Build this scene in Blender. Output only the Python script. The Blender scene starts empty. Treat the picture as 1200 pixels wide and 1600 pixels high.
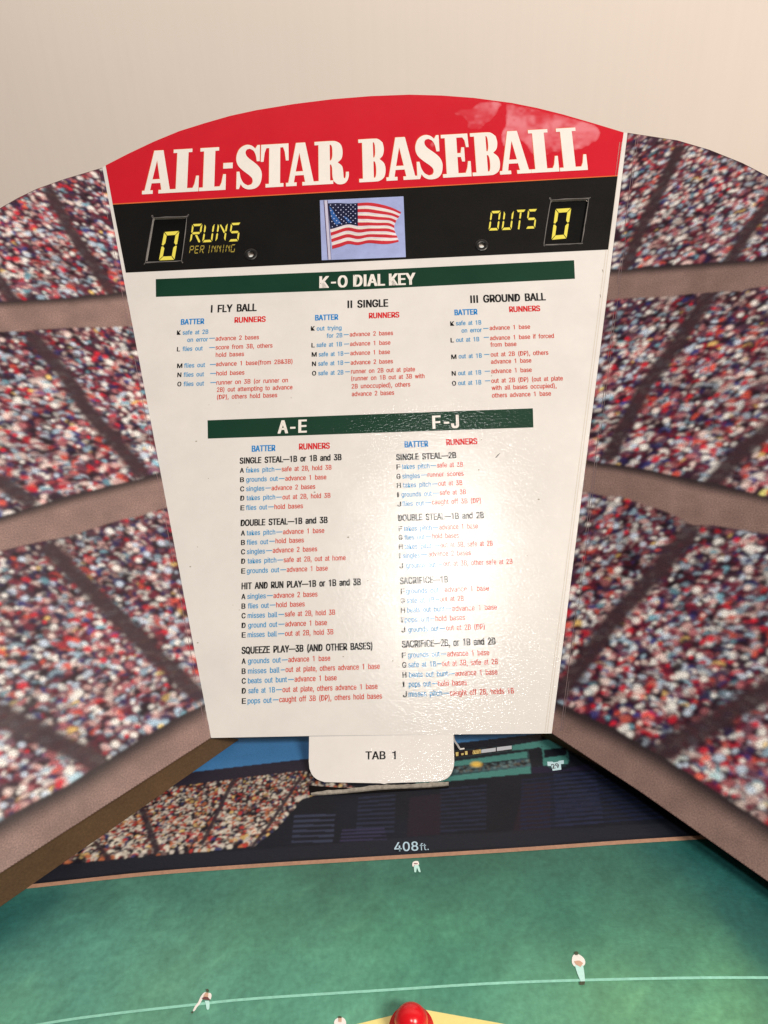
import bpy, math, random, os
import numpy as np
from mathutils import Matrix, Vector
from mathutils.geometry import tessellate_polygon

SC = bpy.context.scene
COL = SC.collection
RNG = np.random.default_rng(7)

# ------------------------------------------------------------------ camera
F_PX = 1164.0                       # phone main camera, in pixels of the 1200x1600 frame
PITCH, ROLL = math.radians(30.0), math.radians(-2.45)
PB = (0.107, -0.613, 2.393)         # plane of the centre panel in camera axes: bx X + by Y + a Z = 1
_R = np.array([1, 0, 0.0]); _U = np.array([0, math.sin(PITCH), math.cos(PITCH)])
CF = np.array([0, math.cos(PITCH), -math.sin(PITCH)])
CR = _R * math.cos(ROLL) + _U * math.sin(ROLL)
CU = -_R * math.sin(ROLL) + _U * math.cos(ROLL)

def ray(px, py):
    return CF + CR * ((px - 600) / F_PX) + CU * ((800 - py) / F_PX)

def _pan0(px, py):
    iz = PB[2] + PB[0] * (px - 600) / F_PX + PB[1] * (800 - py) / F_PX
    return ray(px, py) / iz

GAP = 0.012                          # clearance of the panel's lower edge over the board
CAM = np.array([0, 0, GAP - 0.5 * (_pan0(330, 1153)[2] + _pan0(862, 1145)[2])])

cam_data = bpy.data.cameras.new('camera'); cam = bpy.data.objects.new('camera', cam_data); COL.objects.link(cam)
cam_data.sensor_fit = 'VERTICAL'; cam_data.sensor_height = 36.0; cam_data.lens = F_PX / 1600 * 36.0
cam_data.clip_start = 0.01; cam_data.clip_end = 50
cam.matrix_world = Matrix([[CR[0], CU[0], -CF[0], CAM[0]], [CR[1], CU[1], -CF[1], CAM[1]],
                           [CR[2], CU[2], -CF[2], CAM[2]], [0, 0, 0, 1]])
SC.camera = cam

# ------------------------------------------------------------------ world, exposure
w = bpy.data.worlds.new('World'); SC.world = w; w.use_nodes = True
w.node_tree.nodes['Background'].inputs[0].default_value = (1.0, 0.87, 0.72, 1)
w.node_tree.nodes['Background'].inputs[1].default_value = 0.09
SC.view_settings.view_transform = 'Standard'; SC.view_settings.look = 'None'
SC.view_settings.exposure = 0.0; SC.view_settings.gamma = 1.0
SC.render.engine = 'CYCLES'
SC.cycles.max_bounces = 6

# ------------------------------------------------------------------ frames of the real planes
def on_panel(px, py):
    return CAM + _pan0(px, py)

def on_z(px, py, z=0.0):
    d = ray(px, py)
    return CAM + d * ((z - CAM[2]) / d[2])

def nrm(v):
    return v / np.linalg.norm(v)

P_BL, P_BR = on_panel(330, 1153), on_panel(862, 1146)
P_TL, P_TR = on_panel(160, 262), on_panel(980.5, 208)
PX = nrm(on_panel(898, 407) - on_panel(244, 435.5))
PN = nrm(-(CR * PB[0] + CU * PB[1] + CF * PB[2]))
PY = np.cross(PN, PX)
PO = 0.5 * (P_BL + P_BR)
M_PANEL = Matrix([[PX[i], PY[i], PN[i], PO[i]] for i in range(3)] + [[0, 0, 0, 1]])

def pl(px, py):
    """a point of the printed panel, in the panel's own x, y (metres)"""
    q = on_panel(px, py) - PO
    return np.array([q @ PX, q @ PY])

# lamps: a room lamp behind and above the viewer, and an added soft fill
def lamp(name, loc, target, size, power, color):
    ld = bpy.data.lights.new(name, 'AREA'); ld.shape = 'DISK'; ld.size = size; ld.energy = power; ld.color = color
    o = bpy.data.objects.new(name, ld); COL.objects.link(o)
    o.location = loc
    o.rotation_euler = (Vector(target) - Vector(loc)).to_track_quat('-Z', 'Y').to_euler()
    return o

_g = on_panel(690, 888); _v = nrm(CAM - _g); _r = nrm(2 * (_v @ PN) * PN - _v)
lamp('room_lamp', tuple(_g + _r * 1.15), tuple(_g), 0.13, 3.3, (1.0, 0.96, 0.91))
lamp('fill_lamp', (0.80, -0.58, 1.25), (0.0, 0.60, 0.30), 0.50, 23.5, (1.0, 0.865, 0.725))  # unseen fill added to brighten wall and card, kept out of the panel's mirror angle

# ------------------------------------------------------------------ helpers
def s2l(c):
    c = np.asarray(c, float) / 255.0
    return np.where(c <= 0.04045, c / 12.92, ((c + 0.055) / 1.055) ** 2.4)

WHITE = s2l((224, 212, 196))
def base(c):
    """printed colour (as seen under the warm room light) -> surface base colour"""
    return np.clip(s2l(c) / WHITE * 0.78, 0.002, 0.9)

def mat_card(name, rgb=None, rough=0.32, spec=0.5, bump=0.25, bscale=(420, 900, 600), attr=None, fine=None,
             var=0.05, coat=0.0, raw=None):
    m = bpy.data.materials.new(name); m.use_nodes = True
    nt = m.node_tree; N = nt.nodes; L = nt.links
    b = N['Principled BSDF']
    b.inputs['Roughness'].default_value = rough
    b.inputs['Specular IOR Level'].default_value = spec
    tc = N.new('ShaderNodeTexCoord')
    mp = N.new('ShaderNodeMapping'); mp.inputs['Scale'].default_value = bscale
    L.new(tc.outputs['Object'], mp.inputs['Vector'])
    n1 = N.new('ShaderNodeTexNoise'); n1.inputs['Scale'].default_value = 1.0; n1.inputs['Detail'].default_value = 3.0
    L.new(mp.outputs['Vector'], n1.inputs['Vector'])
    bp = N.new('ShaderNodeBump'); bp.inputs['Strength'].default_value = bump; bp.inputs['Distance'].default_value = 0.0006
    L.new(n1.outputs['Fac'], bp.inputs['Height'])
    if coat > 0:                        # clear varnish: its own orange-peel surface over smooth ink
        b.inputs['Specular IOR Level'].default_value = 0.15
        b.inputs['Coat Weight'].default_value = coat; b.inputs['Coat IOR'].default_value = 1.6
        b.inputs['Coat Roughness'].default_value = 0.11
        n1.inputs['Detail'].default_value = 3.0; n1.inputs['Roughness'].default_value = 0.55
        L.new(bp.outputs['Normal'], b.inputs['Coat Normal'])
    else:
        L.new(bp.outputs['Normal'], b.inputs['Normal'])
    if attr:
        src = N.new('ShaderNodeVertexColor'); src.layer_name = attr; out = src.outputs['Color']
    else:
        src = N.new('ShaderNodeRGB'); src.outputs[0].default_value = (*(raw if raw is not None else base(rgb)), 1); out = src.outputs[0]
    # faint unevenness of ink and board
    n2 = N.new('ShaderNodeTexNoise'); n2.inputs['Scale'].default_value = 28.0; n2.inputs['Detail'].default_value = 6.0
    n2.inputs['Roughness'].default_value = 0.7
    L.new(tc.outputs['Object'], n2.inputs['Vector'])
    mr = N.new('ShaderNodeMapRange'); mr.inputs['From Min'].default_value = 0.3; mr.inputs['From Max'].default_value = 0.7
    mr.inputs['To Min'].default_value = 1.0 - var; mr.inputs['To Max'].default_value = 1.0 + var
    L.new(n2.outputs['Fac'], mr.inputs['Value'])
    mx = N.new('ShaderNodeMix'); mx.data_type = 'RGBA'; mx.blend_type = 'MULTIPLY'; mx.inputs['Factor'].default_value = 1.0
    L.new(out, mx.inputs['A']); L.new(mr.outputs['Result'], mx.inputs['B'])
    last = mx.outputs['Result']
    if fine:                            # printing-screen grain
        n3 = N.new('ShaderNodeTexNoise'); n3.inputs['Scale'].default_value = fine[0]; n3.inputs['Detail'].default_value = 2.0
        L.new(tc.outputs['Object'], n3.inputs['Vector'])
        m3 = N.new('ShaderNodeMapRange'); m3.inputs['From Min'].default_value = 0.25; m3.inputs['From Max'].default_value = 0.75
        m3.inputs['To Min'].default_value = 1 - fine[1]; m3.inputs['To Max'].default_value = 1 + fine[1]
        L.new(n3.outputs['Fac'], m3.inputs['Value'])
        x3 = N.new('ShaderNodeMix'); x3.data_type = 'RGBA'; x3.blend_type = 'MULTIPLY'; x3.inputs['Factor'].default_value = 1.0
        L.new(last, x3.inputs['A']); L.new(m3.outputs['Result'], x3.inputs['B']); last = x3.outputs['Result']
    L.new(last, b.inputs['Base Color'])
    # gloss worn unevenly
    r2 = N.new('ShaderNodeMapRange'); r2.inputs['From Min'].default_value = 0.3; r2.inputs['From Max'].default_value = 0.7
    r2.inputs['To Min'].default_value = rough * 0.85; r2.inputs['To Max'].default_value = rough * 1.2
    L.new(n2.outputs['Fac'], r2.inputs['Value']); L.new(r2.outputs['Result'], b.inputs['Roughness'])
    return m

WORLD = {}
def place(o, parent, mw):
    WORLD[o.name] = mw.copy()
    if parent:
        o.parent = parent
        o.matrix_basis = WORLD[parent.name].inverted() @ mw
    else:
        o.matrix_basis = mw
    COL.objects.link(o)
    return o

def mesh_obj(name, verts, faces, mat, parent=None, mw=Matrix.Identity(4), smooth=False):
    me = bpy.data.meshes.new(name)
    me.from_pydata([tuple(v) for v in verts], [], [tuple(f) for f in faces])
    me.update()
    mats = mat if isinstance(mat, (list, tuple)) else [mat]
    for m in mats: me.materials.append(m)
    if smooth: me.shade_smooth()
    return place(bpy.data.objects.new(name, me), parent, mw)

def tag(o, label=None, cat=None, kind=None, group=None):
    if label: o['label'] = label
    if cat: o['category'] = cat
    if kind: o['kind'] = kind
    if group: o['group'] = group
    return o

class Ink:
    """collects flat printed shapes lying on one sheet"""
    def __init__(s): s.v, s.f, s.k = [], [], 0
    def poly(s, loops, z=0.0):
        loops = [[(float(p[0]), float(p[1]), 0.0) for p in lp] for lp in loops]
        tris = tessellate_polygon([[Vector(p) for p in lp] for lp in loops])
        flat = [p for lp in loops for p in lp]
        b0 = len(s.v)
        for p in flat: s.v.append((p[0], p[1], z))
        for t in tris:
            a, b, c = (flat[i] for i in t)
            ar = (b[0]-a[0])*(c[1]-a[1]) - (b[1]-a[1])*(c[0]-a[0])
            if abs(ar) < 1e-14: continue
            s.f.append(tuple(b0 + i for i in (t if ar > 0 else (t[0], t[2], t[1]))))
    def raw(s, verts, faces):
        b0 = len(s.v); s.v += verts; s.f += [tuple(b0 + i for i in f) for f in faces]
    def build(s, name, mat, parent, mw):
        return mesh_obj(name, s.v, s.f, mat, parent, mw)

def cr(points, n=6, closed=True, sharp=40):
    """Catmull-Rom through points, corners sharper than `sharp` degrees kept"""
    P = [np.array(p, float) for p in points]; out = []; m = len(P)
    def is_sharp(i):
        a = P[i] - P[i-1]; b = P[(i+1) % m] - P[i]
        na, nb = np.linalg.norm(a), np.linalg.norm(b)
        if na < 1e-9 or nb < 1e-9: return True
        return math.degrees(math.acos(np.clip(a @ b / na / nb, -1, 1))) > sharp
    sh = [is_sharp(i) for i in range(m)]
    if not closed: sh[0] = sh[-1] = True
    for i in range(m if closed else m - 1):
        p1, p2 = P[i], P[(i+1) % m]
        p0 = p1 - (p2 - p1) if sh[i] else P[i-1]
        p3 = p2 + (p2 - p1) if sh[(i+1) % m] else P[(i+2) % m]
        if sh[i] and sh[(i+1) % m]: out.append(p1); continue
        for k in range(n):
            t = k / n
            out.append(0.5 * ((2*p1) + (-p0+p2)*t + (2*p0-5*p1+4*p2-p3)*t*t + (-p0+3*p1-3*p2+p3)*t**3))
    if not closed: out.append(P[-1])
    return out

# text outlines
FONT = None
try:
    fp = os.path.join(bpy.utils.resource_path('LOCAL'), 'datafiles', 'fonts', 'Inter.woff2')
    if os.path.exists(fp): FONT = bpy.data.fonts.load(fp)
except Exception:
    FONT = None
_GC = {}
def _raw(s):
    cu = bpy.data.curves.new('t', 'FONT'); cu.body = s; cu.size = 1.0; cu.resolution_u = 3
    if FONT: cu.font = FONT
    o = bpy.data.objects.new('t', cu); me = o.to_mesh()
    v = np.array([p.co[:] for p in me.vertices]) if len(me.vertices) else np.zeros((0, 3))
    f = [tuple(p.vertices) for p in me.polygons]
    o.to_mesh_clear(); bpy.data.objects.remove(o); bpy.data.curves.remove(cu)
    return v, f
_bar = _raw('||')[0]; _barw = np.ptp(_bar[:, 0]); _bar0 = _raw('|')[0][:, 0].min(); _h = np.ptp(_raw('H')[0][:, 1])
def glyph(c):
    """outline of one character and its advance; I and 1 are plain strokes as in the print"""
    if c in _GC: return _GC[c]
    st = .098*_h/.727
    if c == 'I':
        r = (np.array([(.09, 0, 0), (.09+st, 0, 0), (.09+st, _h, 0), (.09, _h, 0)]), [(0, 1, 2, 3)], .18+st)
    elif c == '1':
        x = .22
        r = (np.array([(x, 0, 0), (x+st, 0, 0), (x+st, _h, 0), (x+.02, _h, 0), (x, _h*.80, 0), (x-.13, _h*.77, 0), (x-.13, _h*.86, 0), (x, _h*.89, 0)]),
             [(0, 1, 2, 3, 7, 4), (4, 7, 6, 5)], .47)
    elif c == ' ':
        r = (np.zeros((0, 3)), [], .36)
    else:
        v, f = _raw('|'+c+'|'); adv = np.ptp(v[:, 0]) - _barw
        g, gf = _raw(c)
        r = (g, gf, adv)
    _GC[c] = r; return r
_TC = {}
def text_mesh(s, bold):
    if s in _TC: return _TC[s]
    V, Fc, x, k = [], [], 0.0, 0
    for c in s:
        v, f, adv = glyph(c)
        if len(v):
            V.append(v + np.array([x, 0, 0])); Fc += [tuple(k+i for i in t) for t in f]; k += len(v)
        x += adv
    _TC[s] = (np.concatenate(V), Fc); return _TC[s]
CAPH = np.ptp(text_mesh('H', 0.0)[0][:, 1])

def write(ink, s, p0, width, cap, bold=0.0, z=0.00012, xdir=np.array([1.0, 0.0]), space=None):
    """lay a line of type from p0 (panel coordinates) over the given width"""
    v, f = text_mesh(s, 0)
    x0, x1 = v[:, 0].min(), v[:, 0].max()
    sx = width / (x1 - x0); sy = cap / CAPH
    yd = np.array([-xdir[1], xdir[0]])
    q = p0[None, :] + (v[:, :1] - x0) * sx * xdir[None, :] + v[:, 1:2] * sy * yd[None, :]
    d = bold*0.55*cap
    offs = [(0, 0)] if d <= 0 else [(-d, -.35*d), (d, .35*d), (-d, .35*d), (d, -.35*d)]
    for i, (o_, h_) in enumerate(offs):
        ink.raw([(a[0]+xdir[0]*o_+yd[0]*h_, a[1]+xdir[1]*o_+yd[1]*h_, z + i*0.00001) for a in q], f)

# ------------------------------------------------------------------ materials
M_WHITE = mat_card('white_coated_card', (226, 214, 199), rough=0.5, bump=0.25, bscale=(520, 1100, 800), coat=1.0)
M_RED = mat_card('red_ink', (204, 16, 36), rough=0.5, bump=0.25, bscale=(520, 1100, 800), coat=1.0, var=0.04)
M_BLACK = mat_card('black_ink', (9, 8, 8), rough=0.5, bump=0.30, coat=0.5)
M_GREEN = mat_card('green_ink', (5, 52, 33), rough=0.5, bump=0.30, coat=0.7, var=0.1)
M_TBLUE = mat_card('blue_type', (48, 142, 184), rough=0.5, bump=0.25, bscale=(520, 1100, 800), coat=1.0)
M_TRED = mat_card('red_type', (208, 62, 40), rough=0.5, bump=0.25, bscale=(520, 1100, 800), coat=1.0)
M_BBLUE = mat_card('strong_blue_type', (6, 128, 188), rough=0.5, bump=0.25, bscale=(520, 1100, 800), coat=1.0)
M_BRED = mat_card('strong_red_type', (216, 34, 36), rough=0.5, bump=0.25, bscale=(520, 1100, 800), coat=1.0)
M_TBLACK = mat_card('black_type', (16, 14, 16), rough=0.5, bump=0.25, bscale=(520, 1100, 800), coat=1.0)
M_TITLE = mat_card('cream_title', (238, 224, 206), rough=0.5, bump=0.25, bscale=(520, 1100, 800), coat=1.0)
M_YEL = mat_card('yellow_segments', (236, 214, 82), rough=0.5, bump=0.25, bscale=(520, 1100, 800), coat=1.0)
M_YELD = mat_card('dull_yellow_segments', (176, 152, 62), rough=0.5, bump=0.25, bscale=(520, 1100, 800), coat=1.0)
M_ORNG = mat_card('orange_fringe', (226, 110, 50), rough=0.5, bump=0.25, bscale=(520, 1100, 800), coat=1.0)
M_KRAFT = mat_card('kraft_board', (88, 65, 43), rough=0.75, spec=0.2, bump=0.5, var=0.16, fine=(900, 0.14))
M_EDGE = mat_card('grey_cut_edge', (168, 158, 146), rough=0.8, spec=0.2, bump=0.4, var=0.12)
M_DIAL = mat_card('black_dial', (6, 6, 6), rough=0.6, spec=0.12, bump=0.3)
M_GLARE = mat_card('painted_glare', (222, 96, 104), rough=0.4, bump=0.3, var=0.12, fine=(350, 0.06))  # pale red that stands in for glare on the header
M_WING = mat_card('crowd_print', attr='print', rough=0.5, spec=0.25, bump=0.06, var=0.06, fine=(1300, 0.26))
M_PICT = mat_card('stadium_print', attr='print', rough=0.5, spec=0.3, bump=0.3, var=0.08, fine=(1600, 0.12))

# ------------------------------------------------------------------ setting: wall and tabletop
def wall_material():
    m = bpy.data.materials.new('pale_wall'); m.use_nodes = True
    nt = m.node_tree; N = nt.nodes; L = nt.links; b = N['Principled BSDF']
    b.inputs['Roughness'].default_value = 0.8; b.inputs['Specular IOR Level'].default_value = 0.2
    tc = N.new('ShaderNodeTexCoord'); mp = N.new('ShaderNodeMapping'); mp.inputs['Scale'].default_value = (220, 1, 9)
    L.new(tc.outputs['Object'], mp.inputs['Vector'])
    n = N.new('ShaderNodeTexNoise'); n.inputs['Scale'].default_value = 1.0; n.inputs['Detail'].default_value = 4
    L.new(mp.outputs['Vector'], n.inputs['Vector'])
    n2 = N.new('ShaderNodeTexNoise'); n2.inputs['Scale'].default_value = 5.0; n2.inputs['Detail'].default_value = 6
    L.new(tc.outputs['Object'], n2.inputs['Vector'])
    mr = N.new('ShaderNodeMapRange'); mr.inputs['To Min'].default_value = 0.98; mr.inputs['To Max'].default_value = 1.02
    L.new(n.outputs['Fac'], mr.inputs['Value'])
    mr2 = N.new('ShaderNodeMapRange'); mr2.inputs['To Min'].default_value = 0.95; mr2.inputs['To Max'].default_value = 1.05
    L.new(n2.outputs['Fac'], mr2.inputs['Value'])
    mu = N.new('ShaderNodeMath'); mu.operation = 'MULTIPLY'; L.new(mr.outputs[0], mu.inputs[0]); L.new(mr2.outputs[0], mu.inputs[1])
    mx = N.new('ShaderNodeMix'); mx.data_type = 'RGBA'; mx.blend_type = 'MULTIPLY'; mx.inputs['Factor'].default_value = 1
    mx.inputs['A'].default_value = (0.93, 0.885, 0.855, 1); L.new(mu.outputs[0], mx.inputs['B'])
    L.new(mx.outputs['Result'], b.inputs['Base Color'])
    bp = N.new('ShaderNodeBump'); bp.inputs['Strength'].default_value = 0.08; bp.inputs['Distance'].default_value = 0.001
    L.new(n.outputs['Fac'], bp.inputs['Height']); L.new(bp.outputs['Normal'], b.inputs['Normal'])
    return m
WALL_Y = 0.70
tag(mesh_obj('wall', [(-2, WALL_Y, -0.5), (2, WALL_Y, -0.5), (2, WALL_Y, 2.2), (-2, WALL_Y, 2.2)], [(0, 1, 2, 3)], wall_material()), kind='structure')
tag(mesh_obj('tabletop', [(-0.8, -0.5, -0.009), (0.8, -0.5, -0.009), (0.8, WALL_Y, -0.009), (-0.8, WALL_Y, -0.009)], [(0, 1, 2, 3)],
             mat_card('table_wood', (150, 112, 78), rough=0.5, bscale=(20, 400, 20), var=0.2)), kind='structure')

# ------------------------------------------------------------------ numpy print painter
class Canvas:
    def __init__(s, X, Y, col):
        s.X, s.Y = X, Y                            # 2D arrays of metric coordinates (regular grid)
        s.x0, s.y0 = X[0, 0], Y[0, 0]
        s.dx, s.dy = X[0, 1] - X[0, 0], Y[1, 0] - Y[0, 0]
        s.C = np.empty(X.shape + (3,)); s.C[:] = col
    def inside(s, poly):
        p = np.asarray(poly); m = np.zeros(s.X.shape, bool)
        j0 = max(int((p[:, 0].min() - s.x0) / s.dx) - 1, 0); j1 = min(int((p[:, 0].max() - s.x0) / s.dx) + 2, s.X.shape[1])
        i0 = max(int((p[:, 1].min() - s.y0) / s.dy) - 1, 0); i1 = min(int((p[:, 1].max() - s.y0) / s.dy) + 2, s.X.shape[0])
        if j1 <= j0 or i1 <= i0: return m
        X, Y = s.X[i0:i1, j0:j1], s.Y[i0:i1, j0:j1]; r = np.zeros(X.shape, bool)
        for a, b in zip(p, np.roll(p, -1, 0)):
            if a[1] == b[1]: continue
            r ^= ((a[1] > Y) != (b[1] > Y)) & (X < (b[0]-a[0]) * (Y-a[1]) / (b[1]-a[1]) + a[0])
        m[i0:i1, j0:j1] = r; return m
    def fill(s, poly, c, a=1.0):
        m = s.inside(poly); s.C[m] = s.C[m] * (1-a) + np.asarray(c) * a; return m
    def blob(s, x, y, rx, ry, ang, c, a=1.0, soft=0.45, mask=None):
        R = max(rx, ry) * 1.3
        j0 = max(int((x-R-s.x0)/s.dx), 0); j1 = min(int((x+R-s.x0)/s.dx)+2, s.X.shape[1])
        i0 = max(int((y-R-s.y0)/s.dy), 0); i1 = min(int((y+R-s.y0)/s.dy)+2, s.X.shape[0])
        if j1 <= j0 or i1 <= i0: return
        X, Y = s.X[i0:i1, j0:j1] - x, s.Y[i0:i1, j0:j1] - y
        ca, sa = math.cos(ang), math.sin(ang)
        d = np.sqrt(((X*ca+Y*sa)/rx)**2 + ((-X*sa+Y*ca)/ry)**2)
        k = np.clip((1.15-d)/soft, 0, 1) * a
        if mask is not None: k = k * mask[i0:i1, j0:j1]
        s.C[i0:i1, j0:j1] = s.C[i0:i1, j0:j1]*(1-k[..., None]) + np.asarray(c)*k[..., None]
    def stroke(s, pts, width, c, a=1.0, soft=0.35):
        d = np.full(s.X.shape, 1e9)
        for p, q in zip(pts[:-1], pts[1:]):
            p = np.asarray(p); q = np.asarray(q); e = q - p
            t = np.clip(((s.X-p[0])*e[0]+(s.Y-p[1])*e[1])/(e@e), 0, 1)
            d = np.minimum(d, np.hypot(s.X-p[0]-t*e[0], s.Y-p[1]-t*e[1]))
        k = np.clip((width/2*(1+soft)-d)/(width*soft), 0, 1)*a
        s.C = s.C*(1-k[..., None]) + np.asarray(c)*k[..., None]
        return k

def smooth_noise(shape, cell, rng):
    h, w = shape; g = rng.random((h//cell+3, w//cell+3))
    yi, xi = np.arange(h)/cell, np.arange(w)/cell
    y0, x0 = yi.astype(int), xi.astype(int); fy, fx = (yi-y0)[:, None], (xi-x0)[None]
    fy = fy*fy*(3-2*fy); fx = fx*fx*(3-2*fx)
    return (g[y0][:, x0]*(1-fy)*(1-fx) + g[y0][:, x0+1]*(1-fy)*fx + g[y0+1][:, x0]*fy*(1-fx) + g[y0+1][:, x0+1]*fy*fx)

def grid_mesh(name, X, Y, Zl, colors, keep, mat, parent, mw):
    """regular grid sheet carrying the print as a colour attribute; cells outside `keep` dropped"""
    h, wd = X.shape
    idx = np.arange(h*wd).reshape(h, wd)
    q = np.stack([idx[:-1, :-1], idx[:-1, 1:], idx[1:, 1:], idx[1:, :-1]], -1)
    if keep is not None:
        q = q[keep[:-1, :-1] & keep[:-1, 1:] & keep[1:, 1:] & keep[1:, :-1]]
    q = q.reshape(-1, 4)
    used = np.unique(q); remap = np.zeros(h*wd, int); remap[used] = np.arange(len(used)); q = remap[q]
    V = np.stack([X.ravel(), Y.ravel(), np.full(h*wd, Zl)], -1)[used].astype(np.float32)
    Cc = np.concatenate([colors.reshape(-1, 3), np.ones((h*wd, 1))], 1)[used].astype(np.float32)
    me = bpy.data.meshes.new(name)
    me.vertices.add(len(V)); me.vertices.foreach_set('co', V.ravel())
    me.loops.add(q.size); me.loops.foreach_set('vertex_index', q.ravel().astype(np.int32))
    me.polygons.add(len(q)); me.polygons.foreach_set('loop_start', np.arange(0, q.size, 4, dtype=np.int32))
    me.update(calc_edges=True); me.validate()
    at = me.color_attributes.new('print', 'FLOAT_COLOR', 'POINT'); at.data.foreach_set('color', Cc.ravel())
    me.materials.append(mat)
    return place(bpy.data.objects.new(name, me), parent, mw)

# ------------------------------------------------------------------ the folding scoreboard
root = bpy.data.objects.new('folding_scoreboard', None); root.empty_display_size = 0.03
place(root, None, Matrix.Translation((float(PO[0]), float(PO[1]), 0)))
tag(root, 'white cardboard scoreboard with red arched top and crowd-printed wings, standing over the green field', 'scoreboard')
TH = 0.0017

def slab(name, outer, holes, mats, parent, mw, th=TH, z=0.0):
    """a sheet of board with thickness: front, back and cut edges"""
    loops = [[(float(p[0]), float(p[1])) for p in lp] for lp in [outer] + holes]
    tris = tessellate_polygon([[Vector((p[0], p[1], 0)) for p in lp] for lp in loops])
    flat = [p for lp in loops for p in lp]; n = len(flat)
    V = [(p[0], p[1], z) for p in flat] + [(p[0], p[1], z - th) for p in flat]
    Fc, mi = [], []
    for t in tris:
        a, b, c = (flat[i] for i in t)
        ar = (b[0]-a[0])*(c[1]-a[1])-(b[1]-a[1])*(c[0]-a[0])
        if abs(ar) < 1e-14: continue
        t = t if ar > 0 else (t[0], t[2], t[1])
        Fc.append(t); mi.append(0)
        Fc.append((t[0]+n, t[2]+n, t[1]+n)); mi.append(1)
    k = 0
    for li, lp in enumerate(loops):
        m = len(lp)
        A = sum(lp[i][0]*lp[(i+1) % m][1]-lp[(i+1) % m][0]*lp[i][1] for i in range(m))
        for i in range(m):
            a, b = k+i, k+(i+1) % m
            if (A > 0) != (li == 0): a, b = b, a
            Fc.append((b, a, a+n, b+n)); mi.append(2)
        k += m
    o = mesh_obj(name, V, Fc, mats, parent, mw)
    o.data.polygons.foreach_set('material_index', mi)
    return o

ARC = [(974.5, 207), (930, 193.5), (880, 179), (840, 169), (800, 161), (740, 153), (690, 149.3), (640, 148), (580, 150.2), (520, 155),
       (460, 162.5), (400, 172.3), (360, 181), (320, 192.5), (280, 205), (240, 221.5), (200, 240.5), (165, 258.5)]
WIN_L = [(239.5, 342), (241, 340.8), (290, 339.2), (291.5, 341), (283.6, 405), (281.5, 407.3), (231, 409.2), (228.6, 407)]
WIN_R = [(861, 314.5), (863, 313), (917.5, 310.5), (919.3, 312.5), (914, 345), (909, 377.5), (906.5, 380), (853, 382), (850.8, 379)]
def circ(c, r, n=20):
    return [(c[0]+r*math.cos(2*math.pi*i/n), c[1]+r*math.sin(2*math.pi*i/n)) for i in range(n)]
EYE_L, EYE_R = pl(392, 398), pl(752.5, 383.5)
winl = [pl(*p) for p in WIN_L]; winr = [pl(*p) for p in WIN_R]
holes = [winl, winr, circ(EYE_L, 0.0017), circ(EYE_R, 0.0017)]
outline = [pl(330, 1153), pl(483, 1150)] + [pl(708, 1147.5), pl(862, 1146)] + [pl(980.5, 208)] + [pl(*p) for p in ARC] + [pl(160, 262)]
panel = slab('centre_panel', outline, holes, [M_WHITE, M_KRAFT, M_EDGE], root, M_PANEL)
MP = M_PANEL
def sub(ink, name, mat, label=None):
    o = ink.build(name, mat, panel, MP)
    if label: o['label'] = label
    return o

# printed areas
Z1, Z2, Z3, Z4 = 0.00006, 0.00012, 0.00018, 0.00024
ik = Ink(); ik.poly([[pl(176.2, 319.5), pl(965, 275)] + [pl(*p) for p in ARC]], Z1); sub(ik, 'red_header', M_RED)
ik = Ink(); ik.poly([[pl(196.7, 426.2), pl(950.2, 390), pl(965, 275.5), pl(176.2, 320)], winl, winr, circ(EYE_L, 0.0017), circ(EYE_R, 0.0017)], Z2)
sub(ik, 'black_band', M_BLACK)
ik = Ink(); ik.poly([[pl(176.2, 320), pl(965, 275.5), pl(965, 274.3), pl(176.2, 318.6)]], Z3); sub(ik, 'band_border', M_ORNG)
ik = Ink(); ik.poly([[pl(243.7, 464), pl(571, 452.2), pl(898.3, 435.6), pl(897, 406.6), pl(571, 422.4), pl(243.4, 436.2)]], Z1); sub(ik, 'green_bar', M_GREEN)
ik = Ink(); ik.poly([[pl(324.8, 685.4), pl(833.4, 667.8), pl(832.6, 638), pl(324.3, 656.8)]], Z1); sub(ik, 'green_bar', M_GREEN)

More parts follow.
